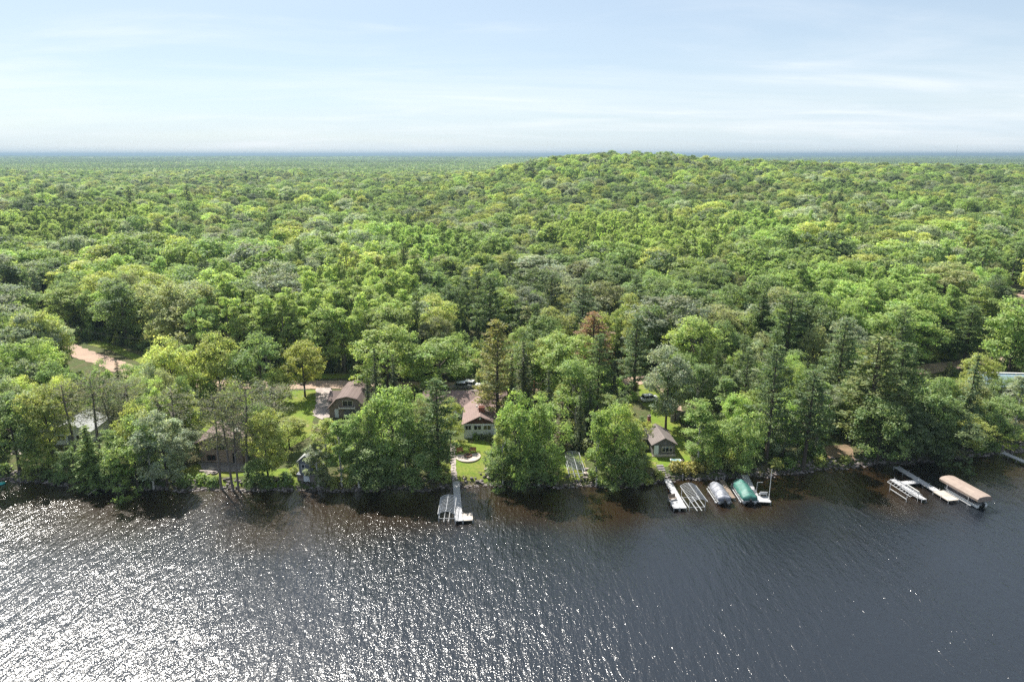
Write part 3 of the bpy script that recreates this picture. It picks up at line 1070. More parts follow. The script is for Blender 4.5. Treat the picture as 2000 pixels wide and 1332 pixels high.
MANUAL = []
TREES = [
    # kind, base x, base y, top y, width, tint, label
    ('broad', 38, 917, 770, 112, 'mid', 'dull green broadleaf tree with bare lower trunk beside the pink patio'),
    ('bushy', 24, 772, 704, 66, 'yellow', 'round yellow-green tree below the bend of the dirt road'),
    ('broad', 78, 772, 660, 96, 'bright', 'wide green tree beside the utility pole below the road'),
    ('broad', 12, 830, 712, 70, 'mid', 'green tree behind the pale grey cottage, away from the lake'),
    ('broad', 105, 905, 755, 92, 'yellow', 'tall yellow-green tree beside the pale grey cottage'),
    ('bushy', 75, 925, 862, 60, 'lime', 'small lime green tree beside the pink patio'),
    ('jack', 152, 900, 748, 92, 'jack', 'thin grey-green pine before the pale grey cottage'),
    ('jack', 196, 893, 735, 90, 'jack', 'thin pine with bare trunk, second from the pale grey cottage'),
    ('jack', 224, 885, 738, 95, 'jack', 'thin grey pine with tall bare trunk behind the feathery shore spruce'),
    ('jack', 262, 880, 752, 80, 'jack', 'thin grey pine behind the bright maple at the shore'),
    ('jack', 345, 880, 762, 90, 'jack', 'thin brownish pine beside the brown lodge, away from the boathouse'),
    ('spruce', 240, 792, 700, 34, (0.055, 0.060, 0.034), 'narrow dark spruce standing before the curve of the dirt road'),
    ('spruce', 185, 950, 828, 86, 'bright', 'feathery bright green spruce at the water edge'),
    ('bushy', 150, 945, 878, 62, 'mid', 'leafy tree leaning over the lake beside the feathery spruce'),
    ('bushy', 272, 957, 826, 98, 'bright', 'bright green maple overhanging the water'),
    ('broad', 327, 953, 806, 92, 'silver', 'silvery green tree with pale trunk at the shore beside the maple'),
    ('bushy', 215, 957, 898, 62, 'mid', 'low leafy tree overhanging the lake between spruce and maple'),
    ('bushy', 362, 905, 838, 74, 'silver', 'silvery round tree at the corner of the brown lodge'),
    ('jack', 432, 952, 775, 78, 'jack', 'thin grey pine with forked trunk before the brown lodge'),
    ('jack', 455, 957, 770, 84, 'jack', 'thin pine of the trunk cluster before the brown lodge'),
    ('jack', 466, 957, 790, 70, 'jack', 'shorter thin pine of the trunk cluster before the brown lodge'),
    ('jack', 484, 940, 748, 100, 'jack', 'tallest thin pine before the brown lodge chimney'),
    ('jack', 540, 850, 752, 90, 'jack', 'thin grey pine on the lawn behind the brown lodge'),
    ('broad', 524, 935, 806, 78, 'yellow', 'yellow-green tree at the corner of the brown lodge toward the boathouse'),
    ('bushy', 505, 950, 895, 56, 'mid', 'low leafy tree at the shore before the brown lodge'),
    ('broad', 566, 880, 815, 66, 'yellow', 'airy yellow-green tree behind the grey boathouse'),
    ('birch', 622, 950, 868, 62, (0.12, 0.135, 0.075), 'grey-green willowy birch against the boathouse wall'),
    ('birch', 640, 930, 818, 66, 'yellow', 'slender yellow-green birch behind the boathouse'),
    ('birch', 668, 948, 822, 66, 'bright', 'birch with several white stems at the water edge'),
    ('birch', 702, 953, 830, 70, 'bright', 'green birch at the water edge between white-stemmed birch and big oak'),
    ('bushy', 768, 938, 758, 112, 'bright', 'large leafy oak hiding the left wing of the mauve-roofed house'),
    ('bushy', 742, 957, 862, 110, 'mid', 'leafy tree overhanging the water below the large oak'),
    ('bushy', 810, 955, 850, 100, 'mid', 'dark leafy tree overhanging the water beside the long dock'),
    ('pine', 856, 935, 742, 92, 'pine', 'tall dark pine beside the long dock path'),
    ('bushy', 880, 865, 778, 52, 'yellow', 'yellow-green tree leaning over the mauve roof'),
    ('bushy', 850, 925, 868, 60, 'dark', 'dark leafy tree at the foot of the tall dark pine'),
    ('dead', 808, 905, 800, 60, 'jack', 'bare grey tree tangled in the large oak'),
    ('spruce', 738, 826, 676, 40, 'spruce', 'tall narrow dark spruce beside the gambrel-roofed garage'),
    ('spruce', 722, 838, 735, 34, 'spruce', 'shorter spruce against the gambrel garage wall'),
    ('spruce', 772, 806, 690, 34, 'spruce', 'narrow dark spruce, second from the gambrel garage'),
    ('broad', 758, 775, 638, 112, 'lime', 'pale lime-topped tree towering behind the narrow spruces'),
    ('broad', 862, 770, 660, 128, 'bright', 'broad bright green tree behind the mauve-roofed house'),
    ('bushy', 512, 778, 648, 96, 'mid', 'green tree between the dirt road and the back lawn'),
    ('bushy', 432, 778, 650, 82, 'yellow', 'tall pale green tree along the dirt road above the lawn'),
    ('aspen', 380, 772, 676, 48, 'bright', 'narrow green tree at the road edge beside the lawn'),
    ('broad', 596, 775, 666, 80, (0.158, 0.165, 0.044), 'golden-olive tree with bare stems beside the dirt road'),
    ('bushy', 330, 775, 692, 76, 'yellow', 'round pale green tree beside the curve of the dirt road'),
    ('bushy', 285, 790, 722, 66, 'lime', 'low lime green tree below the curve of the dirt road'),
    ('bushy', 345, 815, 745, 66, 'silver', 'silvery bush-like tree at the lawn edge behind the brown lodge'),
    ('pine', 972, 838, 628, 98, 'goldpine', 'tall golden-tipped white pine beside the mauve-roofed house'),
    ('spruce', 1022, 815, 664, 62, (0.070, 0.080, 0.038), 'dense brownish spruce beside the golden-tipped white pine'),
    ('spruce', 1043, 800, 742, 13, 'red', 'small dead red conifer spire'),
    ('pine', 957, 690, 543, 84, 'pine', 'dark white pine rising from the forest behind the golden pine'),
    ('broad', 1092, 780, 650, 116, 'lime', 'broad lime green tree right behind the small dead spire'),
    ('broad', 1125, 835, 706, 100, 'bright', 'bright green tree behind the boat lift on the grass'),
    ('dead', 1127, 845, 728, 90, 'jack', 'bare grey branching tree behind the boat lift on the grass'),
    ('pine', 1166, 825, 655, 72, 'pine', 'straight dark pine before the rusty dying conifer'),
    ('pine', 1157, 735, 612, 96, 'rust', 'rusty brown dying conifer'),
    ('pine', 1238, 775, 615, 76, 'bluepine', 'blue-green white pine behind the small grey cabin'),
    ('pine', 1135, 680, 558, 70, 'bluepine', 'pale blue-green pine in the forest behind the rusty conifer'),
    ('broad', 1300, 838, 676, 88, 'silver', 'tall trees' if False else 'tall pale tree with long bare trunk behind the small grey cabin'),
    ('broad', 1318, 822, 690, 80, 'mid', 'tall tree with bare trunk beside the wooden fence'),
    ('broad', 1345, 760, 618, 108, 'lime', 'large pale green tree above the cabin driveway'),
    ('dead', 1352, 830, 718, 54, 'jack', 'leafless white-trunked birch beside the wooden fence'),
    ('bushy', 1015, 948, 766, 100, (0.122, 0.165, 0.044), 'large yellow-green oak at the shore beside the fire pit lawn'),
    ('bushy', 1062, 942, 800, 96, 'bright', 'leafy green tree between the shore oak and the lift on the grass'),
    ('bushy', 982, 945, 860, 70, 'mid', 'leafy tree at the fire pit lawn corner by the water'),
    ('bushy', 1035, 953, 890, 80, 'mid', 'low leafy tree overhanging the water below the shore oak'),
    ('spruce', 1131, 882, 748, 28, 'spruce', 'thin dark spruce directly behind the lift on the grass'),
    ('spruce', 1096, 892, 782, 42, (0.085, 0.075, 0.04), 'brownish spruce left by the lift on the grass'),
    ('bushy', 1197, 946, 783, 92, (0.130, 0.168, 0.044), 'yellow-green oak at the shore beside the small grey cabin'),
    ('bushy', 1228, 915, 800, 72, 'yellow', 'yellow-green tree against the wall of the small grey cabin'),
    ('bushy', 1215, 952, 868, 96, 'mid', 'leafy tree overhanging the water before the small grey cabin'),
    ('birch', 1362, 908, 800, 84, 'bright', 'drooping green birch beside the log pile'),
    ('bushy', 1440, 922, 806, 84, 'bright', 'bright green maple above the covered boats'),
    ('bushy', 1398, 905, 835, 50, 'mid', 'small leafy tree between the drooping birch and the maple'),
    ('aspen', 1412, 850, 735, 56, 'mid', 'green aspen behind the drooping birch'),
    ('pine', 1496, 903, 676, 92, 'bluepine', 'tall open pine at the shore beside the flagpole platform'),
    ('pine', 1568, 918, 726, 104, 'bluepine', 'stout leaning pine on the rocky shore'),
    ('bushy', 1545, 850, 708, 40, 'lime', 'narrow bright green sapling between the shore pines'),
    ('pine', 1630, 805, 624, 88, 'bluepine', 'tall pale pine behind the shore pines'),
    ('pine', 1528, 745, 578, 116, 'pine', 'tall wide pine in the forest behind the shore pines'),
    ('pine', 1692, 872, 660, 150, (0.100, 0.118, 0.045), 'massive olive-topped pine above the H-shaped dock'),
    ('pine', 1740, 850, 672, 110, 'pine', 'dark pine beside the massive olive-topped pine'),
    ('bushy', 1712, 908, 780, 102, 'mid', 'round leafy tree at the shore before the massive pine'),
    ('bushy', 1768, 905, 792, 86, 'dark', 'dark leafy tree at the shore end of the H-shaped dock'),
    ('bushy', 1835, 898, 795, 122, 'dark', 'wide dark leafy tree overhanging the water by the tan canopy boat'),
    ('bushy', 1808, 880, 745, 96, 'mid', 'green tree behind the dark shore tree'),
    ('spruce', 1880, 860, 690, 74, 'bluepine', 'blue-green spruce near the blue-roofed house'),
    ('bushy', 1892, 880, 810, 70, 'yellow', 'small yellow-green tree on the open shore bank'),
    ('bushy', 1945, 865, 775, 84, 'mid', 'leafy tree at the shore before the blue-roofed house'),
    ('birch', 1978, 850, 745, 72, 'silver', 'pale birch beside the blue-roofed house'),
    ('broad', 1752, 715, 598, 142, 'bright', 'huge bright green oak above the massive pine'),
    ('pine', 1882, 710, 598, 86, 'pine', 'dark pine beside the sandy clearing'),
    ('broad', 1968, 735, 584, 120, 'bright', 'big bright oak behind the blue-roofed house'),
    ('bushy', 1905, 775, 690, 66, 'yellow', 'yellow-green tree beside the lawn of the blue-roofed house'),
    ('birch', 795, 948, 800, 58, 'bright', 'slender green birch before the large oak'),
    ('birch', 725, 952, 812, 54, 'lime', 'slender lime green birch at the water between two big trees'),
    ('birch', 982, 948, 812, 46, 'yellow', 'slender yellowish birch at the fire pit lawn edge'),
    ('birch', 1052, 950, 790, 56, 'lime', 'slender lime green tree beside the shore oak'),
    ('birch', 1165, 950, 822, 54, 'bright', 'slender green birch beside the lift on the grass'),
    ('birch', 1240, 946, 838, 44, 'lime', 'slender pale birch near the cabin steps'),
    ('birch', 300, 955, 838, 60, 'silver', 'slender silvery birch overhanging the water beside the maple'),
    ('birch', 235, 950, 850, 54, 'mid', 'slender green birch between the feathery spruce and the maple'),
    ('spruce', 1000, 835, 690, 40, 'spruce', 'dark pointed spruce between the golden pine and brownish spruce'),
    ('spruce', 1070, 850, 720, 44, 'spruce', 'dark pointed spruce behind the shore oak'),
    ('spruce', 1195, 830, 700, 44, 'spruce', 'dark pointed spruce between straight pine and white pine'),
    ('spruce', 1150, 860, 742, 34, 'spruce', 'slim dark spruce behind the bare grey tree'),
    ('bushy', 470, 776, 690, 54, 'mid', 'low green tree filling the gap along the dirt road'),
    ('bushy', 395, 790, 735, 54, 'bright', 'low bushy tree where the lawn meets the dirt road'),
    ('bushy', 550, 790, 730, 44, 'yellow', 'low yellow-green tree before the dirt road near the driveway'),
    ('bushy', 265, 770, 712, 60, 'bright', 'low bright tree hiding the lower curve of the dirt road'),
    ('bushy', 1962, 800, 738, 70, 'mid', 'leafy tree hiding the blue metal roof'),
    ('pine', 318, 520, 430, 52, 'dark', 'dark pine standing above the left forest canopy'),
    ('pine', 172, 515, 440, 40, 'dark', 'small dark pine in the canopy near the other dark pine'),
    ('spruce', 1072, 590, 502, 44, 'spruce', 'dark spruce in the forest above the golden pine'),
]
for (k, bx, by, ty, w, tint, lab) in TREES:
    plant_px(k, bx, by, ty, w, tint, lab, name='broadleaf_tree' if k == 'bushy' else None)

# shrubs along the bank and round the houses
SHR = [(1288, 932, 26), (1318, 918, 34), (1334, 920, 34), (1350, 920, 36), (1368, 916, 34), (1384, 914, 34), (1402, 914, 36), (1420, 916, 36),
       (1436, 914, 40), (1458, 910, 34), (1515, 912, 34), (1540, 910, 30), (1600, 905, 30), (1650, 902, 26), (1910, 880, 34), (1935, 874, 34),
       (560, 940, 34), (575, 925, 26), (490, 945, 34), (360, 945, 34), (395, 938, 26), (648, 948, 34), (680, 948, 30), (720, 950, 34),
       (960, 925, 26), (985, 930, 30), (930, 858, 22), (945, 857, 22), (958, 860, 24), (1160, 935, 30), (1175, 945, 30), (1078, 940, 30),
       (10, 922, 34), (60, 930, 34), (95, 935, 34), (120, 942, 34), (415, 945, 30), (520, 948, 34), (868, 915, 22), (870, 938, 26), (1255, 935, 30), (1265, 945, 28)]
for i, (sx, sy, w) in enumerate(SHR):
    x, y, z = hit(sx, sy)
    Rr = w / 2 * proj(x, y, z)[2] / FPX
    tn = G[rng.choice(['mid', 'bright', 'yellow', 'olive', 'mid'])] if not (1300 < sx < 1375) else (0.16, 0.145, 0.04)
    if 1300 < sx < 1375: lab, grp = 'yellowish low shrub on the bank between the small cabin and the lake', 'yellowish shrubs below the cabin'
    elif 925 < sx < 960 and sy < 870: lab, grp = 'small green shrub planted against the white wall of the mauve-roofed house', 'shrubs by the white wall'
    else:
        wh = next(w_ for lim, w_ in ((140, 'on the stony bank below the pink patio'), (430, 'on the bank beside the rough lodge steps'), (545, 'at the shore before the brown lodge'),
                                     (600, 'beside the grey boathouse'), (760, 'below the shore birches'), (900, 'beside the path to the long dock'), (1000, 'at the fire pit lawn edge'),
                                     (1200, 'beside the boat lift on the grass'), (1300, 'beside the cabin dock steps'), (1480, 'on the rocky bank above the covered boats'),
                                     (1700, 'under the shore pines above the rocks'), (3000, 'on the open bank near the rocky point')) if sx < lim)
        lab, grp = 'low green shrub ' + wh, 'low shrubs ' + wh
    plant('shrub', x, y, Rr * 1.35, Rr, tn, lab, grp)

# ------------------------------------------------------------------ the forest behind
fr = random.Random(21)


def inside(poly, x, y):
    c = False
    n = len(poly)
    j = n - 1
    for i in range(n):
        xi, yi = poly[i]; xj, yj = poly[j]
        if (yi > y) != (yj > y) and x < (xj - xi) * (y - yi) / (yj - yi + 1e-12) + xi:
            c = not c
        j = i
    return c


def near_poly(poly, x, y, r):
    if inside(poly, x, y): return True
    p = Vector((x, y))
    for i in range(len(poly)):
        a = Vector(poly[i]); b = Vector(poly[(i + 1) % len(poly)])
        q, t = mgeo.intersect_point_line(p, a, b)
        q = a if t < 0 else b if t > 1 else Vector(q[:2])
        if (p - Vector(q[:2])).length < r: return True
    return False


# things that must stay in sight: (pixel box, distance of the thing)
KEEP = [((638, 740, 712, 815), 150), ((890, 764, 955, 858), 140), ((1255, 820, 1330, 892), 132), ((136, 672, 255, 720), 205), ((545, 745, 705, 768), 178),
        ((380, 775, 415, 835), 150), ((560, 768, 625, 812), 160), ((890, 742, 930, 762), 172), ((1258, 740, 1300, 790), 170), ((1805, 712, 1850, 728), 180),
        ((1935, 735, 2000, 756), 160), ((1982, 562, 2000, 590), 270), ((700, 745, 712, 760), 175),
        ((724, 682, 786, 790), 158), ((925, 630, 1000, 800), 148), ((1002, 668, 1046, 790), 152), ((1118, 612, 1195, 705), 188), ((925, 545, 990, 640), 222), ((126, 640, 148, 690), 203), ((1208, 620, 1272, 745), 162),
        ((1480, 690, 1520, 860), 128), ((18, 868, 64, 892), 134), ((1340, 722, 1366, 800), 145), ((1280, 745, 1312, 790), 165), ((884, 862, 950, 940), 128), ((1100, 875, 1146, 936), 128), ((390, 838, 510, 925), 132), ((574, 872, 613, 948), 124), ((345, 925, 580, 950), 122),
        ((1318, 860, 1352, 905), 130), ((1270, 890, 1345, 940), 128), ((640, 806, 700, 818), 150), ((1605, 872, 1665, 900), 128), ((1905, 862, 2000, 890), 128)]
HOUSES_XY = [(-45, 130, 9), (-37.5, 155, 9), (-38, 122, 4), (-7, 143, 9), (-15, 150, 9), (30, 134, 6), (27, 139, 5), (-92, 140, 8), (125, 165, 11)]
STANDS = [(1230, 455, 50, 'lime'), (1500, 450, 24, 'bright'), (820, 372, 45, 'lime'), (110, 425, 45, 'lime'), (600, 620, 28, 'lime'), (480, 545, 14, 'bright'),
          (880, 480, 30, 'bright'), (1640, 560, 30, 'bright'), (700, 560, 20, 'lime'), (1850, 400, 35, 'bright'), (1660, 370, 30, 'mid')]
STW = []
for a, b, r_, tn in STANDS:
    z = 18.0
    for _ in range(8):
        x, y = at(a, b, z); z = gz(x, y) + 15
    STW.append((x, y, r_, tn))
SWX, SWY = at(60, 402, 12)

PAL = ['mid'] * 7 + ['bright'] * 6 + ['yellow'] * 4 + ['silver'] * 4 + ['dark'] * 3 + ['olive'] * 3 + ['lime'] * 4 + ['mid'] * 3
forest = []
RAD = []
cand = []
gy = 126.0
while gy < 1650:
    sp = 4.6 if gy < 500 else 5.2
    half = gy * 0.80 + 45
    gx = -half
    while gx < half:
        cand.append((min(9.6, max(2.7, math.exp(fr.gauss(1.62 - .24 * min(1, max(0, (gy - 260) / 350)), .36)))), gx + fr.uniform(-.6, .6) * sp, gy + fr.uniform(-.6, .6) * sp))
        gx += sp
    gy += sp
cand.sort(key=lambda c: -(c[0] + fr.uniform(0, 5.5)))
cell = {}
for (r_, x, y) in cand:
    ix, iy = int(x // 10), int(y // 10)
    ok = True
    for ax in (-1, 0, 1):
        for ay in (-1, 0, 1):
            for (x2, y2, r2) in cell.get((ix + ax, iy + ay), ()):
                dd = .60 * (r_ + r2)
                if (x - x2) ** 2 + (y - y2) ** 2 < dd * dd:
                    ok = False; break
            if not ok: break
        if not ok: break
    if ok:
        cell.setdefault((ix, iy), []).append((x, y, r_))
        forest.append((x, y)); RAD.append(r_)
gy = 122.0
while gy < 185:
    gx = -160.0
    while gx < 175:
        forest.append((gx + fr.uniform(-2.4, 2.4), gy + fr.uniform(-2.4, 2.4))); RAD.append(fr.uniform(3.2, 5.4))
        gx += 5.2
    gy += 5.2
ex = []
for (x, y) in forest:
    for sx, sy, r_, t_ in STW:
        if (x - sx) ** 2 + ((y - sy) * .6) ** 2 < r_ * r_ * 1.3:
            ex += [(x + fr.uniform(-5, 5), y + fr.uniform(-5, 5)), (x + fr.uniform(-5, 5), y + fr.uniform(-5, 5))]
            break
forest += ex
RAD += [fr.uniform(2.6, 4.6) for _ in ex]
FX = np.array(forest)
FZ = ground_h(FX[:, 0], FX[:, 1])
FD = FX[:, 1] - shore_y(FX[:, 0])
NS1 = vnoise(FX[:, 0] * .02, FX[:, 1] * .014, 31)
NS2 = vnoise(FX[:, 0] * .045, FX[:, 1] * .03, 32)
NS3 = vnoise(FX[:, 0] * .008, FX[:, 1] * .005, 33)
MAN = np.array(MANUAL)
items = []
for i in range(len(forest)):
    x, y = forest[i]; z = FZ[i]
    if FD[i] < 3.2 or (FD[i] < 14 and x < -55 and fr.random() < .6): continue
    if y < 420:
        if any(near_poly(pl, x, y, 2.6) for pl in CLEAR): continue
        if any((x - hx) ** 2 + (y - hy) ** 2 < hr * hr for hx, hy, hr in HOUSES_XY): continue
        dm = np.hypot(MAN[:, 0] - x, MAN[:, 1] - y)
        if np.any(dm < MAN[:, 2] * .62 + 1.8): continue
    # kind by stands
    kind, tn = 'broad', None
    dens = 1.0
    for sx, sy, r_, t_ in STW:
        if (x - sx) ** 2 + ((y - sy) * .6) ** 2 < r_ * r_ * (0.8 + .5 * NS2[i]):
            kind, tn = ('aspen' if fr.random() < .8 else 'broad'), t_
    if tn is None:
        if NS2[i] > .80: kind = 'aspen'
        if NS2[i] < .17: kind = 'birch'
        q = fr.random()
        if q < .028: kind = 'pine'
        elif q < .048: kind = 'spruce'
        elif q < .055: kind = 'dead'
        if x > 40 and y < 200 and q < .22: kind = 'pine'
        if y > 650 and kind in ('pine', 'spruce', 'dead'): kind = 'broad'
    swamp = ((x - SWX) / 120) ** 2 + ((y - SWY) / 38) ** 2 < .8 + NS2[i] * .5
    if swamp:
        kind = 'dead' if fr.random() < .22 else 'aspen'
    base = dict(broad=17.5, aspen=19, birch=16, pine=22, spruce=15, dead=13)[kind]
    rel = RAD[i] / 5.2
    H = base * (.70 + .30 * min(1.5, rel)) * fr.uniform(.80, 1.14) * (0.86 + .28 * NS1[i])
    Rr = RAD[i] * 1.10 if kind == 'broad' else dict(aspen=3.2, birch=4.0, pine=4.0, spruce=2.6, dead=2.6)[kind] * fr.uniform(.66, 1.36)
    if y < 172 + abs(x) * .0 and FD[i] < 42:      # lower fill between the houses and the shore
        H *= fr.uniform(.50, .85); Rr *= .72
        if kind in ('broad', 'dead'): kind = 'bushy'
    if tn is None:
        pal = list(PAL)
        if NS3[i] > .6: pal += ['yellow', 'lime', 'silver'] * 3
        if NS3[i] < .38: pal += ['mid', 'dark', 'olive'] * 3
        tn = fr.choice(pal)
        if kind == 'pine': tn = fr.choice(['pine', 'bluepine', 'pine', 'dark'])
        if kind == 'spruce': tn = 'spruce'
    b = fr.uniform(.72, 1.26) * (.84 + .34 * NS1[i])
    t3 = tuple(v * b for v in G[tn])
    if y < 330:
        ok = True
        x0, yt, dp = proj(x, y, z + H)
        wp = Rr * FPX / dp
        yb = proj(x, y, z)[1]
        for (a0, b0, a1, b1), dist in KEEP:
            if y < dist and x0 + wp > a0 and x0 - wp < a1 and yt < b1 and yb > b0:
                ok = False
        if not ok: continue
    items.append((y, kind, x, z, H, Rr, t3, tn))
items.sort(key=lambda q: q[0])
LIM = dict(broad=225, bushy=200, aspen=150, birch=70, pine=70, spruce=40, dead=14)
LABS = dict(broad='rounded broadleaf tree in the forest behind the houses',
            bushy='understory tree in the woods between houses and road',
            aspen='narrow aspen in the forest behind the houses',
            birch='slender birch in the forest behind the houses',
            pine='wild pine in the forest behind the houses',
            spruce='wild spruce scattered through the forest behind the lakeside houses',
            dead='bare dead tree among the forest trees behind the houses')
GRPS = dict(broad='broadleaf forest trees', bushy='low trees between the houses', aspen='forest aspens', birch='forest birches',
            pine='forest pines', spruce='forest spruces', dead='dead forest trees')
TWORD = dict(mid='green', bright='bright green', yellow='yellow-green', silver='silvery', dark='dark green', olive='olive', lime='lime green', gold='golden',
             tan='tan-brown', pine='dark green', bluepine='blue-green')
TALL = dict(broad=17.5, bushy=9.5, aspen=19, birch=16, pine=22)
cnt = {}
rest = []
for (y, kind, x, z, H, Rr, t3, tn) in items:
    px_, py_, _ = proj(x, y, z + H * .8)
    seen = -60 < px_ < 2060
    if seen and y < 330 and cnt.get(kind, 0) < LIM[kind]:
        cnt[kind] = cnt.get(kind, 0) + 1
        w_ = TWORD.get(tn, 'green')
        rel = H / TALL[kind] if kind in TALL else 1
        sz = '' if kind in ('dead', 'spruce') else ('very tall ' if rel > 1.12 else 'tall ' if rel > 1 else 'medium ' if rel > .86 else 'short ')
        if kind in ('broad', 'bushy'): sz += 'wide ' if Rr > 6.2 else 'slim ' if Rr < 4.4 else ''
        plant(kind, x, y, H, Rr, t3, sz + (w_ + ' ' if kind not in ('dead', 'spruce') else '') + LABS[kind], GRPS[kind], z)
    else:
        rest.append((kind, x, y, z, H, Rr, t3))

# forest prototypes: trunk and crown in one light mesh, never linked to the scene on their own
fcol = bpy.data.collections.new('forest_prototypes')
FP = []


def fproto(kind, cards, tubes, H, Rr, leaf, bark):
    parts = []
    if cards is not None: parts.append(card_part(cards, 0))
    parts.append(wood_part(tubes, 1))
    idx = len(FP)
    me = mesh_from('forest_%02d_%s' % (idx, kind), parts)
    me.materials.append(leaf); me.materials.append(bark)
    o = bpy.data.objects.new('p%02d_%s' % (idx, kind), me)
    fcol.objects.link(o)
    FP.append((kind, H, Rr))


for k in range(7): fproto('broad', *make_broad(16, 4.8, 3 + .4 * k, 12 + k % 3, 22, 28, .42), 16, 4.8, M_LEAF, M_BARK)
for k in range(2): fproto('bushy', *make_broad(12, 4.4, .6, 10, 22, 28, .40), 12, 4.4, M_LEAF, M_BARK)
for k in range(3): fproto('aspen', *make_broad(18, 2.9, 4.5, 10, 20, 26, .36, True), 18, 2.9, M_LEAF, M_BARKG)
for k in range(2): fproto('birch', *make_broad(15, 3.3, 2.5, 10, 20, 26, .34, True), 15, 3.3, M_LEAF, M_BIRCH)
for k in range(2): fproto('pine', *make_pine(22, 4.3, 5.0, 38, 5, .75), 22, 4.3, M_NEEDLE, M_BARK)
for k in range(2): fproto('spruce', *make_spruce(17, 2.7, .8, 20, .6, 3), 17, 2.7, M_NEEDLE, M_BARK)
for k in range(2): fproto('dead', *make_dead(12, 3, 20 + k), 12, 3.2, M_LEAF, M_DEADWOOD)
for k in range(2): fproto('shrub', *make_shrub(1.4, 1.7, .36, 40, 14), 1.75, 1.4, M_LEAF, M_BARK)

# far woodland blocks: the same crowns, coarser, many to a block
TILE = 130.0


def make_tile(seed):
    r = random.Random(seed)
    cards = Cards()
    n = 230
    for i in range(n):
        x, y = r.uniform(-.5, .5) * TILE, r.uniform(-.5, .5) * TILE
        H = r.uniform(13, 20); Rr = r.uniform(3.6, 6.6)
        tn = np.array(G[r.choice(['mid', 'mid', 'dark', 'dark', 'olive', 'bright', 'silver', 'pine'])]) * r.uniform(.8, 1.2)
        conif = r.random() < .28
        if conif: Rr *= .5; H *= 1.05; tn = np.array(G['spruce'])
        k = 34
        d = sphere_dirs(k, .55)
        d[:, 2] = np.abs(d[:, 2]) * 1.0 - .25
        if conif:
            hh = nrg.uniform(0, 1, (k, 1))
            c = np.concatenate([x + d[:, :1] * Rr * (1 - hh), y + d[:, 1:2] * Rr * (1 - hh), H * (.35 + .65 * hh)], 1)
        else:
            c = np.array([x, y, H - Rr]) + d * np.array([Rr, Rr, Rr * 1.0]) * nrg.uniform(.72, 1.06, (k, 1))
        cards.add(c, d * .9 + np.array([0, 0, .2]) + nrg.normal(size=(k, 3)) * .45, nrg.uniform(1.3, 2.4, k) * (Rr / 5), .85, var=(tn * rvar(k, .8, 1.2)))
    return cards


tile0 = len(FP)
for k in range(4):
    me = mesh_from('woodland_block_%d' % k, [card_part(make_tile(60 + k), 0)])
    me.materials.append(M_LEAF)
    o = bpy.data.objects.new('p%02d_block' % len(FP), me)
    fcol.objects.link(o)
    FP.append(('tile', 1, 1))

KI = {}
for i, (k, h, r_) in enumerate(FP):
    KI.setdefault(k, []).append(i)
pts, tint, scl, rot, idx = [], [], [], [], []
for (kind, x, y, z, H, Rr, t3) in rest:
    j = fr.choice(KI[kind])
    _, ph, pr = FP[j]
    pts.append((x, y, z)); tint.append(t3); scl.append((Rr / pr, Rr / pr, H / ph)); rot.append((0, 0, fr.uniform(0, 6.283))); idx.append(j)
# far blocks
y = 1640.0
step = 118.0; s = 1.0
while y < 24000:
    if y > 5200 and s == 1.0:
        s = 3.2; step = 118 * 3.2; y += step * .35
    half = y * .82 + 200
    x = -half
    while x < half:
        xx = x + fr.uniform(-.1, .1) * step; yy = y + fr.uniform(-.1, .1) * step
        b = fr.uniform(.88, 1.12) * (.70 + .6 * float(vnoise(xx * .0016, yy * .0016, 40)))
        zs = s ** .12 * fr.uniform(.86, 1.12)
        pts.append((xx, yy, gz(xx, yy))); tint.append((b, b, b)); scl.append((s, s, zs)); rot.append((0, 0, fr.choice([0, 1, 2, 3]) * math.pi / 2)); idx.append(fr.choice(KI['tile']))
        x += step
    y += step


ng = bpy.data.node_groups.new('forest_scatter', 'GeometryNodeTree')
ng.interface.new_socket('Geometry', in_out='INPUT', socket_type='NodeSocketGeometry')
ng.interface.new_socket('Geometry', in_out='OUTPUT', socket_type='NodeSocketGeometry')
gi = ng.nodes.new('NodeGroupInput'); go = ng.nodes.new('NodeGroupOutput')
iop = ng.nodes.new('GeometryNodeInstanceOnPoints')
ci = ng.nodes.new('GeometryNodeCollectionInfo')
ci.inputs['Collection'].default_value = fcol
ci.inputs['Separate Children'].default_value = True
ci.inputs['Reset Children'].default_value = True
iop.inputs['Pick Instance'].default_value = True


def named(nm, dt):
    n = ng.nodes.new('GeometryNodeInputNamedAttribute')
    n.data_type = dt
    n.inputs['Name'].default_value = nm
    return [s for s in n.outputs if s.enabled and s.name == 'Attribute'][0]


ng.links.new(gi.outputs[0], iop.inputs['Points'])
ng.links.new(ci.outputs[0], iop.inputs['Instance'])
ng.links.new(named('idx', 'INT'), iop.inputs['Instance Index'])
ng.links.new(named('rot', 'FLOAT_VECTOR'), iop.inputs['Rotation'])
ng.links.new(named('scl', 'FLOAT_VECTOR'), iop.inputs['Scale'])
ng.links.new(iop.outputs[0], go.inputs[0])


def scatter(name, label, cat, pts, tint, scl, rot, idx):
    me = bpy.data.meshes.new(name)
    me.from_pydata(pts, [], [])
    for nm, typ, key, data in (('tint', 'FLOAT_COLOR', 'color', [tuple(t) + (1.0,) for t in tint]), ('scl', 'FLOAT_VECTOR', 'vector', scl),
                               ('rot', 'FLOAT_VECTOR', 'vector', rot), ('idx', 'INT', 'value', idx)):
        a = me.attributes.new(nm, typ, 'POINT')
        a.data.foreach_set(key, np.array(data, dtype=np.float32 if typ != 'INT' else np.int32).ravel())
    o = link(bpy.data.objects.new(name, me))
    tag(o, label, cat, kind='stuff')
    md = o.modifiers.new('scatter', 'NODES')
    md.node_group = ng
    return o


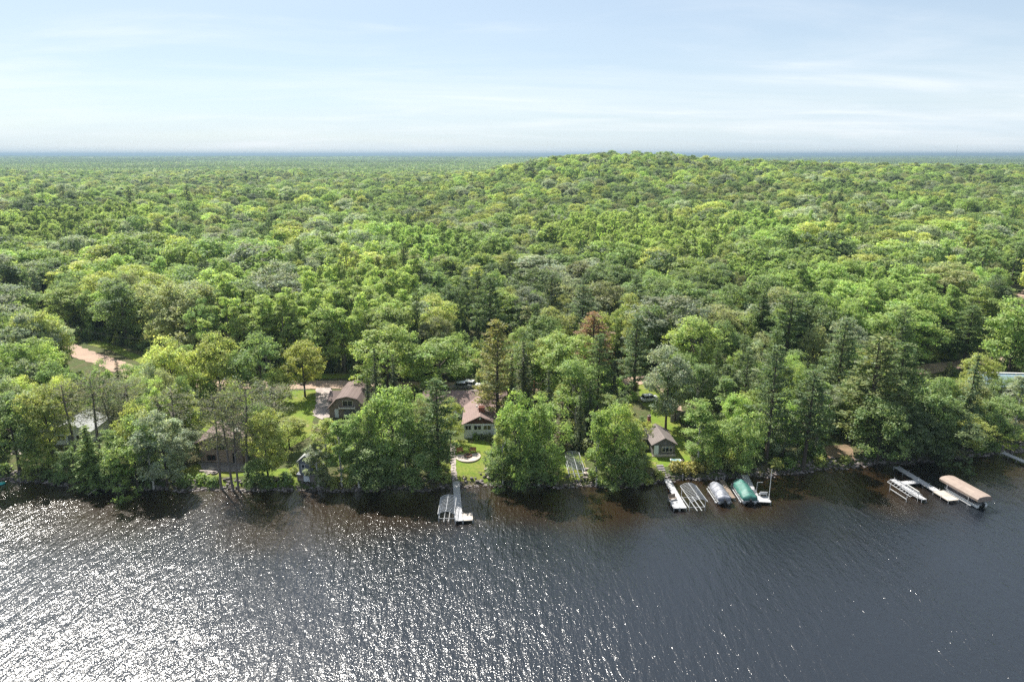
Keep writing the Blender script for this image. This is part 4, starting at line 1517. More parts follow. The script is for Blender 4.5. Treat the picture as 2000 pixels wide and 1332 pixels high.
scatter('forest', 'unbroken green woodland stretching from behind the houses to the horizon', 'forest', pts, tint, scl, rot, idx)

# undergrowth beneath the near trees
pts, tint, scl, rot, idx = [], [], [], [], []
ur = random.Random(77)
for k in range(6500):
    x = ur.uniform(-190, 200); y = ur.uniform(116, 300)
    if abs(x) > y * .78 + 12: continue
    d_ = y - float(shore_y(x))
    if d_ < 1.6: continue
    if d_ < 12 and ur.random() < .25: continue
    if any(near_poly(pl, x, y, .9) for pl in CLEAR): continue
    if any((x - hx) ** 2 + (y - hy) ** 2 < hr * hr for hx, hy, hr in HOUSES_XY): continue
    Rr = ur.uniform(.9, 2.2); H = Rr * ur.uniform(.9, 1.9)
    if d_ > 40: H *= 1.5
    z = gz(x, y)
    x0, yt, dp = proj(x, y, z + H)
    wp = Rr * FPX / dp; yb = proj(x, y, z)[1]
    if any(y < dist and x0 + wp > a0 and x0 - wp < a1 and yt < b1 and yb > b0 for (a0, b0, a1, b1), dist in KEEP): continue
    b = ur.uniform(.8, 1.2)
    pts.append((x, y, z)); tint.append([v * b for v in G[ur.choice(['mid', 'bright', 'mid', 'dark', 'olive', 'yellow'])]])
    scl.append((Rr / 1.4, Rr / 1.4, H / 1.75)); rot.append((0, 0, ur.uniform(0, 6.28))); idx.append(ur.choice(KI['shrub']))
scatter('undergrowth', 'tangled green undergrowth covering the floor of the woods', 'undergrowth', pts, tint, scl, rot, idx)

# ------------------------------------------------------------------ buildings


def chevron(x0, x1, ez, rz, th=0.16, ov=0.4, xm=None):
    """roof profile: eaves overhang, apex at xm"""
    xm = (x0 + x1) / 2 if xm is None else xm
    sl = (rz - ez) / (xm - x0); sr = (rz - ez) / (x1 - xm)
    a = (x0 - ov, ez - sl * ov + .012); b = (x1 + ov, ez - sr * ov + .012)
    return [a, (xm, rz + .012), b, (b[0], b[1] + th), (xm, rz + .012 + th), (a[0], a[1] + th)]


def gable_block(parent, x0, x1, y0, y1, ez, rz, wall, roof, axis='y', ov=.4, zb=-.8, roof_y=None, xm=None, names=('wall', 'roof'), gable_mat=None, fascia=M_TRIM):
    """walls with gable ends under a two-slope roof; ridge along axis"""
    if axis == 'y':
        u0, u1, a, b = x0, x1, y0, y1
    else:
        u0, u1, a, b = y0, y1, x0, x1
    um = (u0 + u1) / 2 if xm is None else xm
    if gable_mat is None:
        w = MB().prism([(u0, zb), (u1, zb), (u1, ez), (um, rz), (u0, ez)], a, b, axis).build(names[0], wall, parent)
    else:
        w = MB().prism([(u0, zb), (u1, zb), (u1, ez), (u0, ez)], a, b, axis).build(names[0], wall, parent)
        MB().prism([(u0, ez + .003), (u1, ez + .003), (um, rz)], a - .04, b, axis).build('gable', gable_mat, parent)
    ra, rb = roof_y if roof_y else (a - ov, b + ov)
    rf = MB().prism(chevron(u0, u1, ez, rz, .16, ov, um), ra, rb, axis).build(names[1], roof, parent)
    return w, rf


def window(parent, cx, cz, w, h, y, panes=2, frame=M_TRIM, ft=.09, face=-1):
    """framed window on a wall facing -y (or +y): frame part with pane sub-parts"""
    m = MB()
    d = .10
    yc = y + face * d / 2 * .9
    m.box((cx, yc, cz + h / 2 - ft / 2), (w, d, ft)); m.box((cx, yc, cz - h / 2 + ft / 2), (w, d, ft))
    for i in range(panes + 1):
        m.box((cx - w / 2 + ft / 2 + (w - ft) * i / panes, yc, cz), (ft, d - .006, h - 2 * ft + .004))
    o = m.build('window', frame, parent)
    pw = (w - ft * (panes + 1)) / panes
    for i in range(panes):
        MB().box((cx - w / 2 + ft + pw / 2 + i * (pw + ft), y + face * .025, cz), (pw + .01, .05, h - 2 * ft + .01)).build('pane', M_GLASS, o)
    return o


def door(parent, cx, z0, w, h, y, mat=M_DOOR):
    o = MB().box((cx, y - .03, z0 + h / 2), (w, .07, h)).build('door', mat, parent)
    MB().box((cx + w * .36, y - .085, z0 + h * .47), (.05, .05, .14)).build('handle', M_BLACK, o)
    return o


# --- small grey cabin
x, y, z = hit(1296, 891)
cab = thing('cabin', 'small grey cabin with white door and triple window facing the lake', 'cabin', (x, y, z + .25), R(3))
gable_block(cab, -2.3, 2.3, 0, 7.2, 2.55, 3.85, M_WALL_GREY, M_ROOF_GREY, ov=.45)
MB().b2(-2.45, 2.45, -.35, -.01, -.9, .02).build('foundation', M_CONC, cab)
MB().box((0, -.09, 0.12), (4.72, .10, .22)).build('sill_board', M_TRIM, cab)
door(cab, -1.62, .25, .95, 2.0, 0)
window(cab, .68, 1.35, 2.35, 1.25, 0, 3)
gable_block(cab, -6.0, -2.3 - .02, 3.4, 8.6, 2.35, 3.65, M_WALL_GREY, M_ROOF_GREY, 'x', ov=.35, roof_y=(-6.4, -.25), names=('side_wing', 'wing_roof'))
ch = MB().box((-1.45, 7.55, 3.0), (.62, .62, 5.4)).build('chimney', M_BRICK, cab)
MB().box((-1.45, 7.55, 5.78), (.74, .74, .16)).build('chimney_cap', M_STONE, ch)
MB().tube([(-1.45, 7.55, 5.84), (-1.45, 7.55, 6.15)], .14, 8).build('flue', M_STONE, ch)
window(cab, 2.3 + 0, 1.4, .01, .01, 50, 1) if False else None

# --- mauve-roofed main house
x, y, z = hit(938, 856)
mh_ = thing('house', 'house with mauve shingle roof, brown gable and white lakeside wall', 'house', (x, y, z), R(1))
gable_block(mh_, -3.55, 3.55, 0, 11.5, 3.45, 5.2, M_WALL_WHITE, M_ROOF_MAUVE, ov=.5, gable_mat=M_WALL_BROWN, roof_y=(-.55, 13.5))
gable_block(mh_, -13.5, 5.6, 11.5 + .01, 19, 3.3, 5.55, M_WALL_WHITE, M_ROOF_MAUVE, 'x', ov=.5, names=('rear_wing', 'wing_roof'))
window(mh_, -.55, 2.55, 1.75, 1.15, 0, 2, M_WHITE)
window(mh_, 1.55, 2.55, 1.75, 1.15, 0, 2, M_WHITE)
window(mh_, -2.6, 2.55, 1.4, 1.15, 0, 2, M_WHITE)
window(mh_, -11.2, 2.0, 1.7, 1.5, 11.51, 2, M_WHITE)
window(mh_, -7.5, 2.0, 1.7, 1.5, 11.51, 2, M_WHITE)
MB().box((0, -.10, 4.66), (.36, .08, .46)).build('gable_vent', M_WHITE, mh_)
ch = MB().b2(-.35, .95, 2.2, 3.1, 3.8, 6.35).build('chimney', M_BRICK, mh_)
for k in range(4):
    MB().tube([(-.16 + k * .31, 2.65, 6.34), (-.16 + k * .31, 2.65, 6.68)], .10, 8).build('flue', M_BRICK, ch)
MB().tube([(-.9, 6.2, 4.6), (-.9, 6.2, 5.35)], .16, 8).build('roof_vent', M_WHITE, mh_)
MB().tube([(.9, 8.6, 4.6), (.9, 8.6, 5.25)], .14, 8).build('roof_vent', M_WHITE, mh_)

# --- gambrel garage
x, y, z = hit(680, 815)
gg = thing('garage', 'gambrel-roofed brown garage with upstairs sliding window and white balcony rail', 'garage', (x, y, z), R(0))
ap, kn, ev = 5.15, 4.55, 2.35
hw, kw = 4.3, 2.35
MB().prism([(-hw, -.8), (hw, -.8), (hw, ev), (kw, kn), (0, ap), (-kw, kn), (-hw, ev)], 0, 11.5).build('wall', M_WALL_TAN, gg)
th_, o_ = .16, .02
pr = [(-hw - .35, ev - .42 + o_), (-kw, kn + o_), (0, ap + o_), (kw, kn + o_), (hw + .35, ev - .42 + o_)]
MB().prism(pr + [(a * 1.03, b + th_) for a, b in pr[::-1]], -.55, 12.0).build('roof', M_ROOF_BROWN, gg)
window(gg, .1, 3.45, 2.4, 1.5, 0, 2, M_TRIM, .10)
bal = MB().b2(-1.75, 2.0, -1.1, -.02, 2.40, 2.56).build('balcony', M_WALL_TAN, gg)
MB().b2(-1.8, 2.05, -1.2, -1.1, 2.58, 2.78).build('balcony_rail', M_WHITE, bal)
for k in (-1.7, 1.95):
    MB().b2(k - .07, k + .07, -1.25, -1.1, 2.50, 3.05).build('rail_post', M_WHITE, bal)
door(gg, -2.6, 0, .9, 2.05, 0, M_DOOR)
MB().b2(-.9, 2.6, -.06, -.002, 0, 2.15).build('garage_door', M_WALL_SLATE, gg)
MB().prism([(3.4, -.5), (8.6, -.5), (8.6, 3.0), (6.0, 4.30), (3.4, 3.0)], -5.1, -2.2, 'x').build('side_wing', M_WALL_TAN, gg)
MB().prism(chevron(3.4, 8.6, 3.0, 4.30, .16, .4), -5.5, -.5, 'x').build('wing_roof', M_ROOF_BROWN, gg)
window(gg, -4.4, 1.7, .9, 1.1, 3.4, 1, M_TRIM)
MB().b2(-5.06, -3.9, 3.36, 3.397, .0, 2.7).build('wing_door', M_WALL_SLATE, gg)

# --- brown lodge
x, y, z = hit(449, 903)
ld = thing('lodge', 'brown two-storey lodge with low gable roof and stone chimney behind thin pines', 'house', (x, y, z), R(0))
MB().prism([(-5.9, -.8), (5.9, -.8), (5.9, 4.3), (-1.3, 6.4), (-5.9, 4.6)], 0, 11, 'y').build('wall', M_WALL_LODGE, ld)
pr = [(-6.7, 4.30), (-1.3, 6.42), (6.7, 4.08)]
MB().prism(pr + [(a, b + .18) for a, b in pr[::-1]], -1.1, 11.8).build('roof', M_ROOF_BROWN, ld)
for (cx, cz, w, h, n) in [(-4.15, 3.55, .8, 1.35, 1), (-1.6, 3.5, 2.3, 1.3, 2), (2.0, 3.4, 1.3, 1.1, 1), (-3.6, 1.1, 1.8, 1.2, 2), (4.4, 1.2, 1.3, 1.2, 1)]:
    window(ld, cx, cz, w, h, 0, n, M_WALL_BROWN)
door(ld, 1.2, 0, 1.0, 2.05, 0, M_GLASS)
ch = MB().b2(1.7, 3.0, -.75, -.01, -.4, 7.0).build('chimney', M_STONE, ld)
MB().b2(1.6, 3.1, -.85, .09, 7.0, 7.15).build('chimney_cap', M_CONC, ch)
MB().tube([(2.35, -.4, 7.14), (2.35, -.4, 7.6)], .28, 10).build('flue_cap', M_WHITE, ch)
x2, y2, z2 = hit(407, 922.5)
lw = thing('garden_wall', 'low pale stone kerb at the edge of the lodge patio', 'low wall', (x2, y2, z2), R(-6))
for k in range(6):
    MB().box((-1.5 + k * .6, rng.uniform(-.03, .03), .16), (.57, .36, .42 + rng.uniform(-.04, .04))).build('stone', M_ROCKPALE, lw)
x2, y2, z2 = hit(419, 925)
fp2 = thing('fire_bowl', 'small round stone fire ring below the lodge patio', 'fire ring', (x2, y2, z2))
for k in range(9):
    a = k * math.pi * 2 / 9
    MB().box((math.cos(a) * .5, math.sin(a) * .5, .14), (.3, .2, .34), Matrix.Rotation(a + math.pi / 2, 3, 'Z')).build('stone', M_ROCK, fp2)

# --- grey boathouse
x, y, z = hit(597, 946)
bh = thing('boathouse', 'narrow slate-grey boathouse with pale green roof at the waterline', 'boathouse', (x, y + .6, .35), R(-6))
gable_block(bh, -1.45, 1.45, .35, 4.6, 4.55, 5.75, M_WALL_SLATE, M_ROOF_PALE, ov=.35, zb=1.9)
MB().b2(-1.75, 1.75, 0, 4.9, -1.2, 1.9).build('base', M_ROCK, bh)
MB().b2(-1.8, 1.8, -.35, 5.0, 1.9, 2.05).build('deck', M_WALL_SLATE, bh)
window(bh, -.55, 3.5, .75, .95, .35, 1, M_WHITE)
door(bh, .1, -.05, 1.15, 1.8, 0, M_DOOR)
MB().box((.6, .3, 5.45), (.5, .4, .5)).build('gable_sign', M_BLACK, bh) if False else None

# --- pale cottage hidden at the far end of the shore
x, y, z = hit(140, 868)
pc = thing('cottage', 'pale grey cottage mostly hidden behind thin pines', 'house', (x, y, z), R(4))
gable_block(pc, -4.2, 4.2, 0, 8, 3.0, 4.9, M_WALL_WHITE, M_ROOF_PALE, ov=.45)
window(pc, -2.0, 1.6, 1.6, 1.2, 0, 2, M_WHITE); window(pc, 2.0, 1.6, 1.6, 1.2, 0, 2, M_WHITE)
door(pc, 0, 0, .95, 2.05, 0, M_WALL_SLATE)
MB().b2(-7.0, -4.22, 1.5, 7, -.6, 2.5).build('porch', M_WALL_SLATE, pc)
MB().box((-5.6, 4.2, 2.72), (3.4, 6.2, .16), Matrix.Rotation(R(-6), 3, 'Y')).build('porch_roof', M_ROOF_PALE, pc)

# --- blue-roofed house
x, y, z = hit(1985, 775)
br = thing('house', 'house with pale blue metal roof half hidden in trees', 'house', (x, y, z), R(-4))
gable_block(br, -7.5, 7.5, 0, 9.5, 2.8, 4.6, M_WALL_WHITE, M_ROOF_BLUE, 'x', ov=.5)
window(br, -4.5, 1.5, 1.6, 1.2, 0, 2, M_WHITE); window(br, -1.5, 1.5, 1.6, 1.2, 0, 2, M_WHITE); window(br, 3.5, 1.5, 1.6, 1.2, 0, 2, M_WHITE)
door(br, 1.0, 0, .95, 2.05, 0)
MB().box((0, 4.75, 4.86), (15.9, .5, .12)).build('ridge_cap', M_WHITE, br)

# --- tiny far building and mast on the horizon
def far_at(px, py, dist):
    d = ray(px, py)
    t = dist / d[1]
    return d[0] * t, dist
xf, yf = far_at(1918, 318, 2600.)
fb = thing('barn', 'tiny white farm building far off in the woods', 'building', (xf, yf, gz(xf, yf) + 13), R(10))
gable_block(fb, -7, 7, 0, 9, 8, 11, M_WALL_WHITE, M_WALL_WHITE, 'x', ov=.4, zb=-14)
xf, yf = far_at(1868, 300, 2000.)
zf = gz(xf, yf)
mt = thing('radio_mast', 'thin lattice radio mast standing on the horizon', 'mast', (xf, yf, zf))
Hm = 89.5 - zf
for k in range(3):
    a = k * 2.094
    MB().tube([(math.cos(a) * .6, math.sin(a) * .6, 0), (math.cos(a) * .3, math.sin(a) * .3, Hm)], .07, 4).build('mast_leg', M_ALU, mt)
mbr = MB()
for s in range(26):
    z0, z1 = s * Hm / 26, (s + 1) * Hm / 26
    for k in range(3):
        a, b = k * 2.094, (k + 1) * 2.094
        r0, r1 = .6 - .3 * s / 26, .6 - .3 * (s + 1) / 26
        mbr.tube([(math.cos(a) * r0, math.sin(a) * r0, z0), (math.cos(b) * r1, math.sin(b) * r1, z1)], .03, 3)
mbr.build('lattice', M_ALU, mt)

# ------------------------------------------------------------------ fire pit lawn
x, y, z = hit(914, 891.5)
disc = MB()
nseg = 40
for k in range(3):
    r0, r1 = [0, 1.05, 1.95][k], [1.03, 1.93, 2.62][k]
zc0 = z + .12
pat = bpy.data.objects.new('patio', None)
md_ = MB()
ring = [(x + math.cos(t) * 2.62, y + math.sin(t) * 2.62) for t in [2 * math.pi * i / nseg for i in range(nseg)]]
md_.add([(a, b, zc0 - .5) for a, b in ring] + [(a, b, zc0) for a, b in ring],
        [tuple(range(nseg)), tuple(range(nseg, 2 * nseg))] + [(i, (i + 1) % nseg, nseg + (i + 1) % nseg, nseg + i) for i in range(nseg)])
po = md_.build('patio', M_CONC); tag(po, kind='structure')
fp = thing('fire_pit', 'round stone fire pit in the middle of the circular patio', 'fire pit', (x, y, zc0))
for k in range(16):
    a = k * math.pi * 2 / 16
    MB().box((math.cos(a) * .72, math.sin(a) * .72, .16), (.285, .24, .32), Matrix.Rotation(a + math.pi / 2, 3, 'Z')).build('stone', M_LOG if k % 3 else M_BRICK, fp)
MB().tube([(0, 0, .0), (0, 0, .06)], .6, 16).build('ash_bed', M_BLACK, fp)


def bench(label, wx, wy, wz, rz, w=1.35, mat=M_WOOD, group=None, name='bench'):
    b = thing(name, label, 'bench', (wx, wy, wz), rz, group)
    MB().box((0, 0, .42), (w, .55, .07)).build('seat', mat, b)
    MB().box((0, .30, .74), (w, .07, .52), Matrix.Rotation(R(-14), 3, 'X')).build('backrest', mat, b)
    for sx in (-1, 1):
        MB().box((sx * (w / 2 - .06), -.2, .19), (.09, .09, .40)).build('leg', mat, b)
        MB().box((sx * (w / 2 - .06), .24, .19), (.09, .09, .40)).build('leg', mat, b)
    return b


bx_, by_, bz_ = hit(898.5, 884)
bench('orange wooden bench beside the fire pit, toward the tall dark pine', bx_, by_, bz_ + .05, R(22))
bx_, by_, bz_ = hit(923.5, 883)
bench('orange wooden bench beside the fire pit, toward the mauve-roofed house windows', bx_, by_, bz_ + .05, R(-8))

# path stones from the house to the dock
pr_ = random.Random(5)


def rock_mesh(seed, s=(1, 1, .7)):
    r = random.Random(seed)
    import bmesh
    bm = bmesh.new()
    bmesh.ops.create_icosphere(bm, subdivisions=1, radius=.5)
    for v in bm.verts:
        k = r.uniform(.72, 1.15)
        v.co = Vector((v.co.x * s[0] * k, v.co.y * s[1] * k, v.co.z * s[2] * k))
    me = bpy.data.meshes.new('rock'); bm.to_mesh(me); bm.free()
    return me


RM = [rock_mesh(i) for i in range(6)]
for m_ in RM: m_.materials.append(M_ROCKPALE)
RD = [rock_mesh(30 + i) for i in range(6)]
for m_ in RD: m_.materials.append(M_ROCK)
for i in range(12):
    pxs = 883.5 + pr_.uniform(-2.0, 2.0); pys = 872 + i * 5.2
    x, y, z = hit(pxs, pys)
    o = link(bpy.data.objects.new('boulder', pr_.choice(RM)))
    o.location = (x, y, z + .12); s = pr_.uniform(.6, 1.05); o.scale = (s, s, s * .7); o.rotation_euler = (0, 0, pr_.uniform(0, 6))
    tag(o, 'pale boulder edging the path from the mauve-roofed house to the long dock', 'boulder', 'pale path boulders')
for i, (a, b, s) in enumerate([(951, 918, 1.4), (953, 926, 1.6), (955, 934, 1.2)]):
    x, y, z = hit(a, b)
    o = link(bpy.data.objects.new('boulder', RM[i])); o.location = (x, y, z + .2); o.scale = (s, s, s * .8)
    tag(o, 'large pale boulder at the lawn edge opposite the path to the long dock', 'boulder', 'lawn edge boulders')
for i, (a, b, s) in enumerate([(1143, 917, 1.3), (1146, 926, 1.5), (1144, 934, 1.1), (1251, 946, 1.5)]):
    x, y, z = hit(a, b)
    o = link(bpy.data.objects.new('boulder', RM[i + 1])); o.location = (x, y, max(z, .1) + .2); o.scale = (s * 1.3, s, s * .7)
    tag(o, 'pale boulder beside the boat lift on the grass' if a < 1200 else 'broad flat boulder at the waterline below the small grey cabin', 'boulder', 'boulders by the lift' if a < 1200 else None)

path = drape('path', ribbon([(884, 868), (885, 890), (886, 915), (888, 938)], 1.0), M_GRAVEL, .12, .8, .1)

# ------------------------------------------------------------------ docks, lifts and boats


def frame_px(far, near, zd):
    """local frame: origin at the near end, +y towards the far end"""
    a = Vector(at(near[0], near[1], zd)); b = Vector(at(far[0], far[1], zd))
    d = b - a
    return a, d.length, math.atan2(-d.x, d.y)


def deck_run(parent, x0, x1, y0, y1, mat, n, zt=.62, th=.14, posts=True, r=.05, up=.35, name='deck_section'):
    """a run of deck sections with a post at each joint"""
    st = (y1 - y0) / n
    for i in range(n):
        MB().b2(x0, x1, y0 + i * st + .015, y0 + (i + 1) * st - .015, zt - th, zt).build(name, mat, parent)
    if posts:
        for i in range(n + 1):
            for sx in (x0 + .06, x1 - .06):
                ext = up * pr_.choice([.2, .6, 1])
                MB().tube([(sx, y0 + i * st + (.05 if i == 0 else -.05 if i == n else 0), -1.7), (sx, y0 + i * st + (.05 if i == 0 else -.05 if i == n else 0), zt + ext)], r, 6).build('post', M_ALU, parent)


def lift(label, ctr, rz, w, ln, zg, ztop, nrib, arch=.55, rib_r=.05, bunk=True, group=None, rails=True, half=False, bm_=M_GALV):
    """empty boat lift: posts, cradle and a bare canopy frame of ribs"""
    t = thing('boat_lift', label, 'boat lift', (ctr[0], ctr[1], zg), rz, group)
    hw_, hl = w / 2, ln / 2
    for sx in (-1, 1):
        MB().tube([(sx * hw_, -hl, ztop), (sx * hw_, hl, ztop)], .05, 6).build('eave_rail', M_ALU, t)
        for sy in (-1, 1):
            MB().tube([(sx * (hw_ - .05), sy * hl * .72, -1.2 if zg < .2 else -.05), (sx * (hw_ - .05), sy * hl * .72, ztop)], .055, 6).build('post', M_ALU, t)
        MB().box((sx * (hw_ - .05), 0, .55), (.10, ln * .72, .14)).build('side_beam', M_ALU, t)
    MB().tube([(0, -hl, ztop + arch), (0, hl, ztop + arch)], .04, 6).build('ridge_rail', M_ALU, t)
    for i in range(nrib):
        yy = -hl + ln * i / (nrib - 1)
        a_ = []
        for k in range(9):
            u = -1 + 2 * k / 8
            a_.append((u * hw_, yy, ztop + arch * (1 - u * u)))
        MB().tube(a_, rib_r, 5).build('rib', M_ALU, t)
    if bunk:
        for sy in (-1, 1):
            MB().box((0, sy * ln * .30, .45), (w - .14, .12, .12)).build('cross_beam', M_GALV, t)
        for sx in (-.42, .42):
            MB().box((sx, -ln * .12, .62), (.13, ln * .86, .10)).build('bunk', bm_, t)
    return t


# long dock with end platform
a, ln, rz = frame_px((890.6, 939), (896.5, 1017), .62)
dk = thing('dock', 'long straight grey dock ending in a wider sunlit platform', 'dock', (a.x, a.y, 0), rz)
deck_run(dk, -.66, .66, 0, ln, M_DECKG, 6)
deck_run(dk, .70, 2.45, 0.02, 2.5, M_DECKT, 1)
for k in (.3, 2.2):
    MB().tube([(-.66, k, -1.7), (-.66, k, 1.15)], .05, 6).build('post', M_ALU, dk)
# bare lift beside it
c0 = Vector(at(873.5, 984, 2.3))
lift('bare arched boat lift frame beside the long straight dock', c0, R(1), 2.85, 5.9, 0, 2.0, 13)
MB()  # keep numbering simple
# lift pulled up on the grass
xg, yg, zg = hit(1126, 915)
c0 = Vector(at(1122, 900, zg + 2.0))
lift('bare boat lift frame standing ashore on the grass', c0, R(2.5), 2.95, 8.3, zg, 1.9, 15, .32)
# dock with bench by the cabin
a, ln, rz = frame_px((1302.5, 935.8), (1334.5, 992), .62)
d2 = thing('dock', 'grey dock below the small cabin steps with a bench on its platform', 'dock', (a.x, a.y, 0), rz)
deck_run(d2, -.60, .66, 0, ln, M_DECKG, 5)
deck_run(d2, -1.75, -.64, 0.02, 3.9, M_DECKG, 2)
bb = a + Vector((math.cos(rz) * -1.1 - math.sin(rz) * 3.1, math.sin(rz) * -1.1 + math.cos(rz) * 3.1))
bench('weathered wooden bench on the cabin dock platform', bb.x, bb.y, .62, rz + R(20), 1.4, M_DECKB)
c0 = Vector(at(1355, 962, 2.4))
lift('white arched boat lift frame between the cabin dock and the grey covered boat', c0, R(5), 3.0, 6.2, 0, 2.2, 14, .6, bm_=M_ALU)


def outboard(parent, y, x=0.0, z=.75):
    m = MB()
    prof = [(-.18, .62, .16), (-.20, .95, .22), (-.18, 1.15, .20), (-.08, 1.25, .12)]
    rings = []
    for (yy, zz, r) in prof:
        rings.append([(x + math.cos(t) * r, y - .25 + math.sin(t) * r * 1.4, zz + z - .75) for t in [2 * math.pi * k / 8 for k in range(8)]])
    m.loft(rings)
    m.box((x, y - .22, z - .45), (.10, .22, .75))
    m.box((x, y - .25, z - .78), (.34, .34, .04))
    m.tube([(x, y - .1, z - .72), (x, y - .5, z - .72)], [.09, .05], 8)
    return m.build('outboard_motor', M_BLACK, parent)


def covered_boat(name, label, ctr, rz, ln, w, cover, zb=.55, ridge=.85):
    """pontoon boat under a tight mooring cover"""
    t = thing(name, label, 'boat', (ctr[0], ctr[1], 0), rz)
    for sx in (-1, 1):
        pts, rr = [], []
        for k in range(9):
            f = k / 8
            pts.append((sx * (w / 2 - .38), -ln * .46 + ln * .94 * f, zb - .05 + (0.22 * max(0, f - .8) / .2)))
            rr.append(.30 if f < .82 else .30 - .24 * (f - .82) / .18)
        MB().tube(pts, rr, 12).build('pontoon', M_ALU, t, smooth=True)
    MB().b2(-w / 2, w / 2, -ln * .48, ln * .42, zb + .26, zb + .36).build('deck', M_ALU, t)
    MB().b2(-w / 2 + .08, w / 2 - .08, -ln * .44, ln * .40, zb + .37, zb + .95).build('fence_panel', M_DARKPANEL, t)
    rings = []
    for k in range(15):
        f = k / 14
        y = -ln * .47 + ln * .96 * f
        bow = max(0, (f - .74) / .26)
        hw_ = w / 2 * (1 - .50 * bow ** 1.8) * (0.93 + .07 * min(1, f / .1))
        hgt = ridge * (0.30 + .70 * min(1, f / .30) ** .8) * (1 - .62 * bow ** 1.5)
        hgt *= 1 - .13 * (0.5 - .5 * math.cos(f * 2 * math.pi * 4))          # sags between the support poles
        rail = zb + .90 - .10 * bow
        top = rail + hgt
        s1 = .05 * math.sin(k * 2.1); s2 = .05 * math.sin(k * 1.3 + 2)
        prof = [(-1.0, zb + .40 + .05 * math.sin(k * 1.7)), (-1.03, rail), (-.78, rail + hgt * .36 + s1), (-.40, rail + hgt * .70 + s2), (-.07, top),
                (.07, top), (.40, rail + hgt * .70 - s1), (.78, rail + hgt * .36 + s2), (1.03, rail), (1.0, zb + .40 + .05 * math.cos(k * 1.9))]
        rings.append([(u * hw_, y, zz) for u, zz in prof])
    m = MB()
    m.loft(rings, closed=False, caps=True)
    cv = m.build('cover', cover, t, smooth=True)
    for k in (2, 5, 8, 11):
        MB().tube([(u * 1.012, yy, zz + .012) for (u, yy, zz) in rings[k]], .022, 4).build('strap', M_BLACK if cover is not M_GREENCOVER else M_ALU, cv)
    MB().tube([(rings[k][4][0], rings[k][4][1], rings[k][4][2] + .01) for k in range(15)], .02, 4).build('seam', cover, cv)
    outboard(t, -ln * .48, 0, zb + .4)
    return t


def cradle(label, ctr, rz, w, ln):
    t = thing('boat_lift', label, 'boat lift', (ctr[0], ctr[1], 0), rz)
    for sx in (-1, 1):
        for sy in (-1, 1):
            MB().tube([(sx * (w / 2 + .22), sy * ln * .32, -1.7), (sx * (w / 2 + .22), sy * ln * .32, 1.35)], .06, 6).build('post', M_ALU, t)
        MB().box((sx * (w / 2 + .22), -.15, .50), (.12, ln * .88, .14)).build('side_beam', M_ALU, t)
    for sy in (-1, 1):
        MB().box((0, sy * ln * .32, .10), (w + .5, .12, .12)).build('cross_beam', M_ALU, t)
    return t


c0 = Vector(at(1404.5, 961, 1.1))
covered_boat('pontoon_boat', 'pontoon boat under a tight grey cover on its lift', c0, R(2), 6.6, 2.45, M_GREYCOVER)
cradle('low boat lift cradle under the grey covered boat', c0, R(2), 2.45, 6.4)
c0 = Vector(at(1453, 957, 1.2))
covered_boat('pontoon_boat', 'pontoon boat under a dark green cover on its lift', c0, R(0), 7.6, 2.75, M_GREENCOVER, ridge=1.0)
cradle('low boat lift cradle under the green covered boat', c0, R(0), 2.75, 7.4)
a, ln, rz = frame_px((1414, 944), (1432, 972), .6)
d5 = thing('dock', 'narrow brown walkway between the grey and green covered boats', 'dock', (a.x, a.y, 0), rz)
deck_run(d5, -.45, .45, 0, ln + 1.5, M_DECKB, 4, .58)
a, ln, rz = frame_px((1476, 953), (1490, 980), .62)
d6 = thing('dock', 'small grey dock platform with pole beside the green covered boat', 'dock', (a.x, a.y, 0), rz)
deck_run(d6, -1.5, 1.5, 0, 2.4, M_DECKG, 2)
deck_run(d6, -1.5, -.2, 2.45, 11.0, M_DECKG, 3)
x, y = at(1490, 968, .62)
bench('grey metal bench on the small dock platform with pole', x, y, .62, R(176), 1.35, M_ALU)
x, y = at(1501.5, 974, .62)
fpz = thing('flagpole', 'tall bare white pole on the small dock platform', 'pole', (x, y, .3))
MB().tube([(0, 0, -.2), (0, 0, 3), (0, 0, 6.1)], [.075, .06, .04], 8).build('pole', M_WHITE, fpz)
MB().tube([(0, 0, 6.1), (0, 0, 6.25)], .07, 8).build('finial', M_ALU, fpz)
MB().box((0, 0, .42), (.26, .26, .18)).build('bracket', M_ALU, fpz)
x, y = at(1477, 962, .62)
lp = thing('dock_signpost', 'thin post with a short arm on the small dock behind the green covered boat', 'signpost', (x, y, .5))  # signpost with one side arm, carries no lamp
MB().tube([(0, 0, 0), (0.05, 0, 2.25)], .045, 6).build('post', M_ALU, lp)
MB().tube([(0.05, 0, 2.25), (.95, .0, 2.32)], .04, 6).build('arm', M_ALU, lp)
MB().box((.85, 0, 2.26), (.3, .14, .07)).build('arm_end', M_ALU, lp)  # plain metal box at the arm's end, gives no light
# mooring posts at the rocks
for (px1, py1) in [(1333, 936), (1398, 941), (1411, 940), (1415, 939)]:
    x, y = at(px1, py1, .2)
    o = thing('mooring_post', 'thin metal post standing in the shallows by the rocks', 'post', (x, y, 0), 0, 'posts by the rocks')
    MB().tube([(0, 0, -1), (0, 0, 1.25)], .05, 6).build('post', M_ALU, o)
    MB().tube([(0, 0, 1.25), (0, 0, 1.31)], .075, 6).build('cap', M_ALU, o)

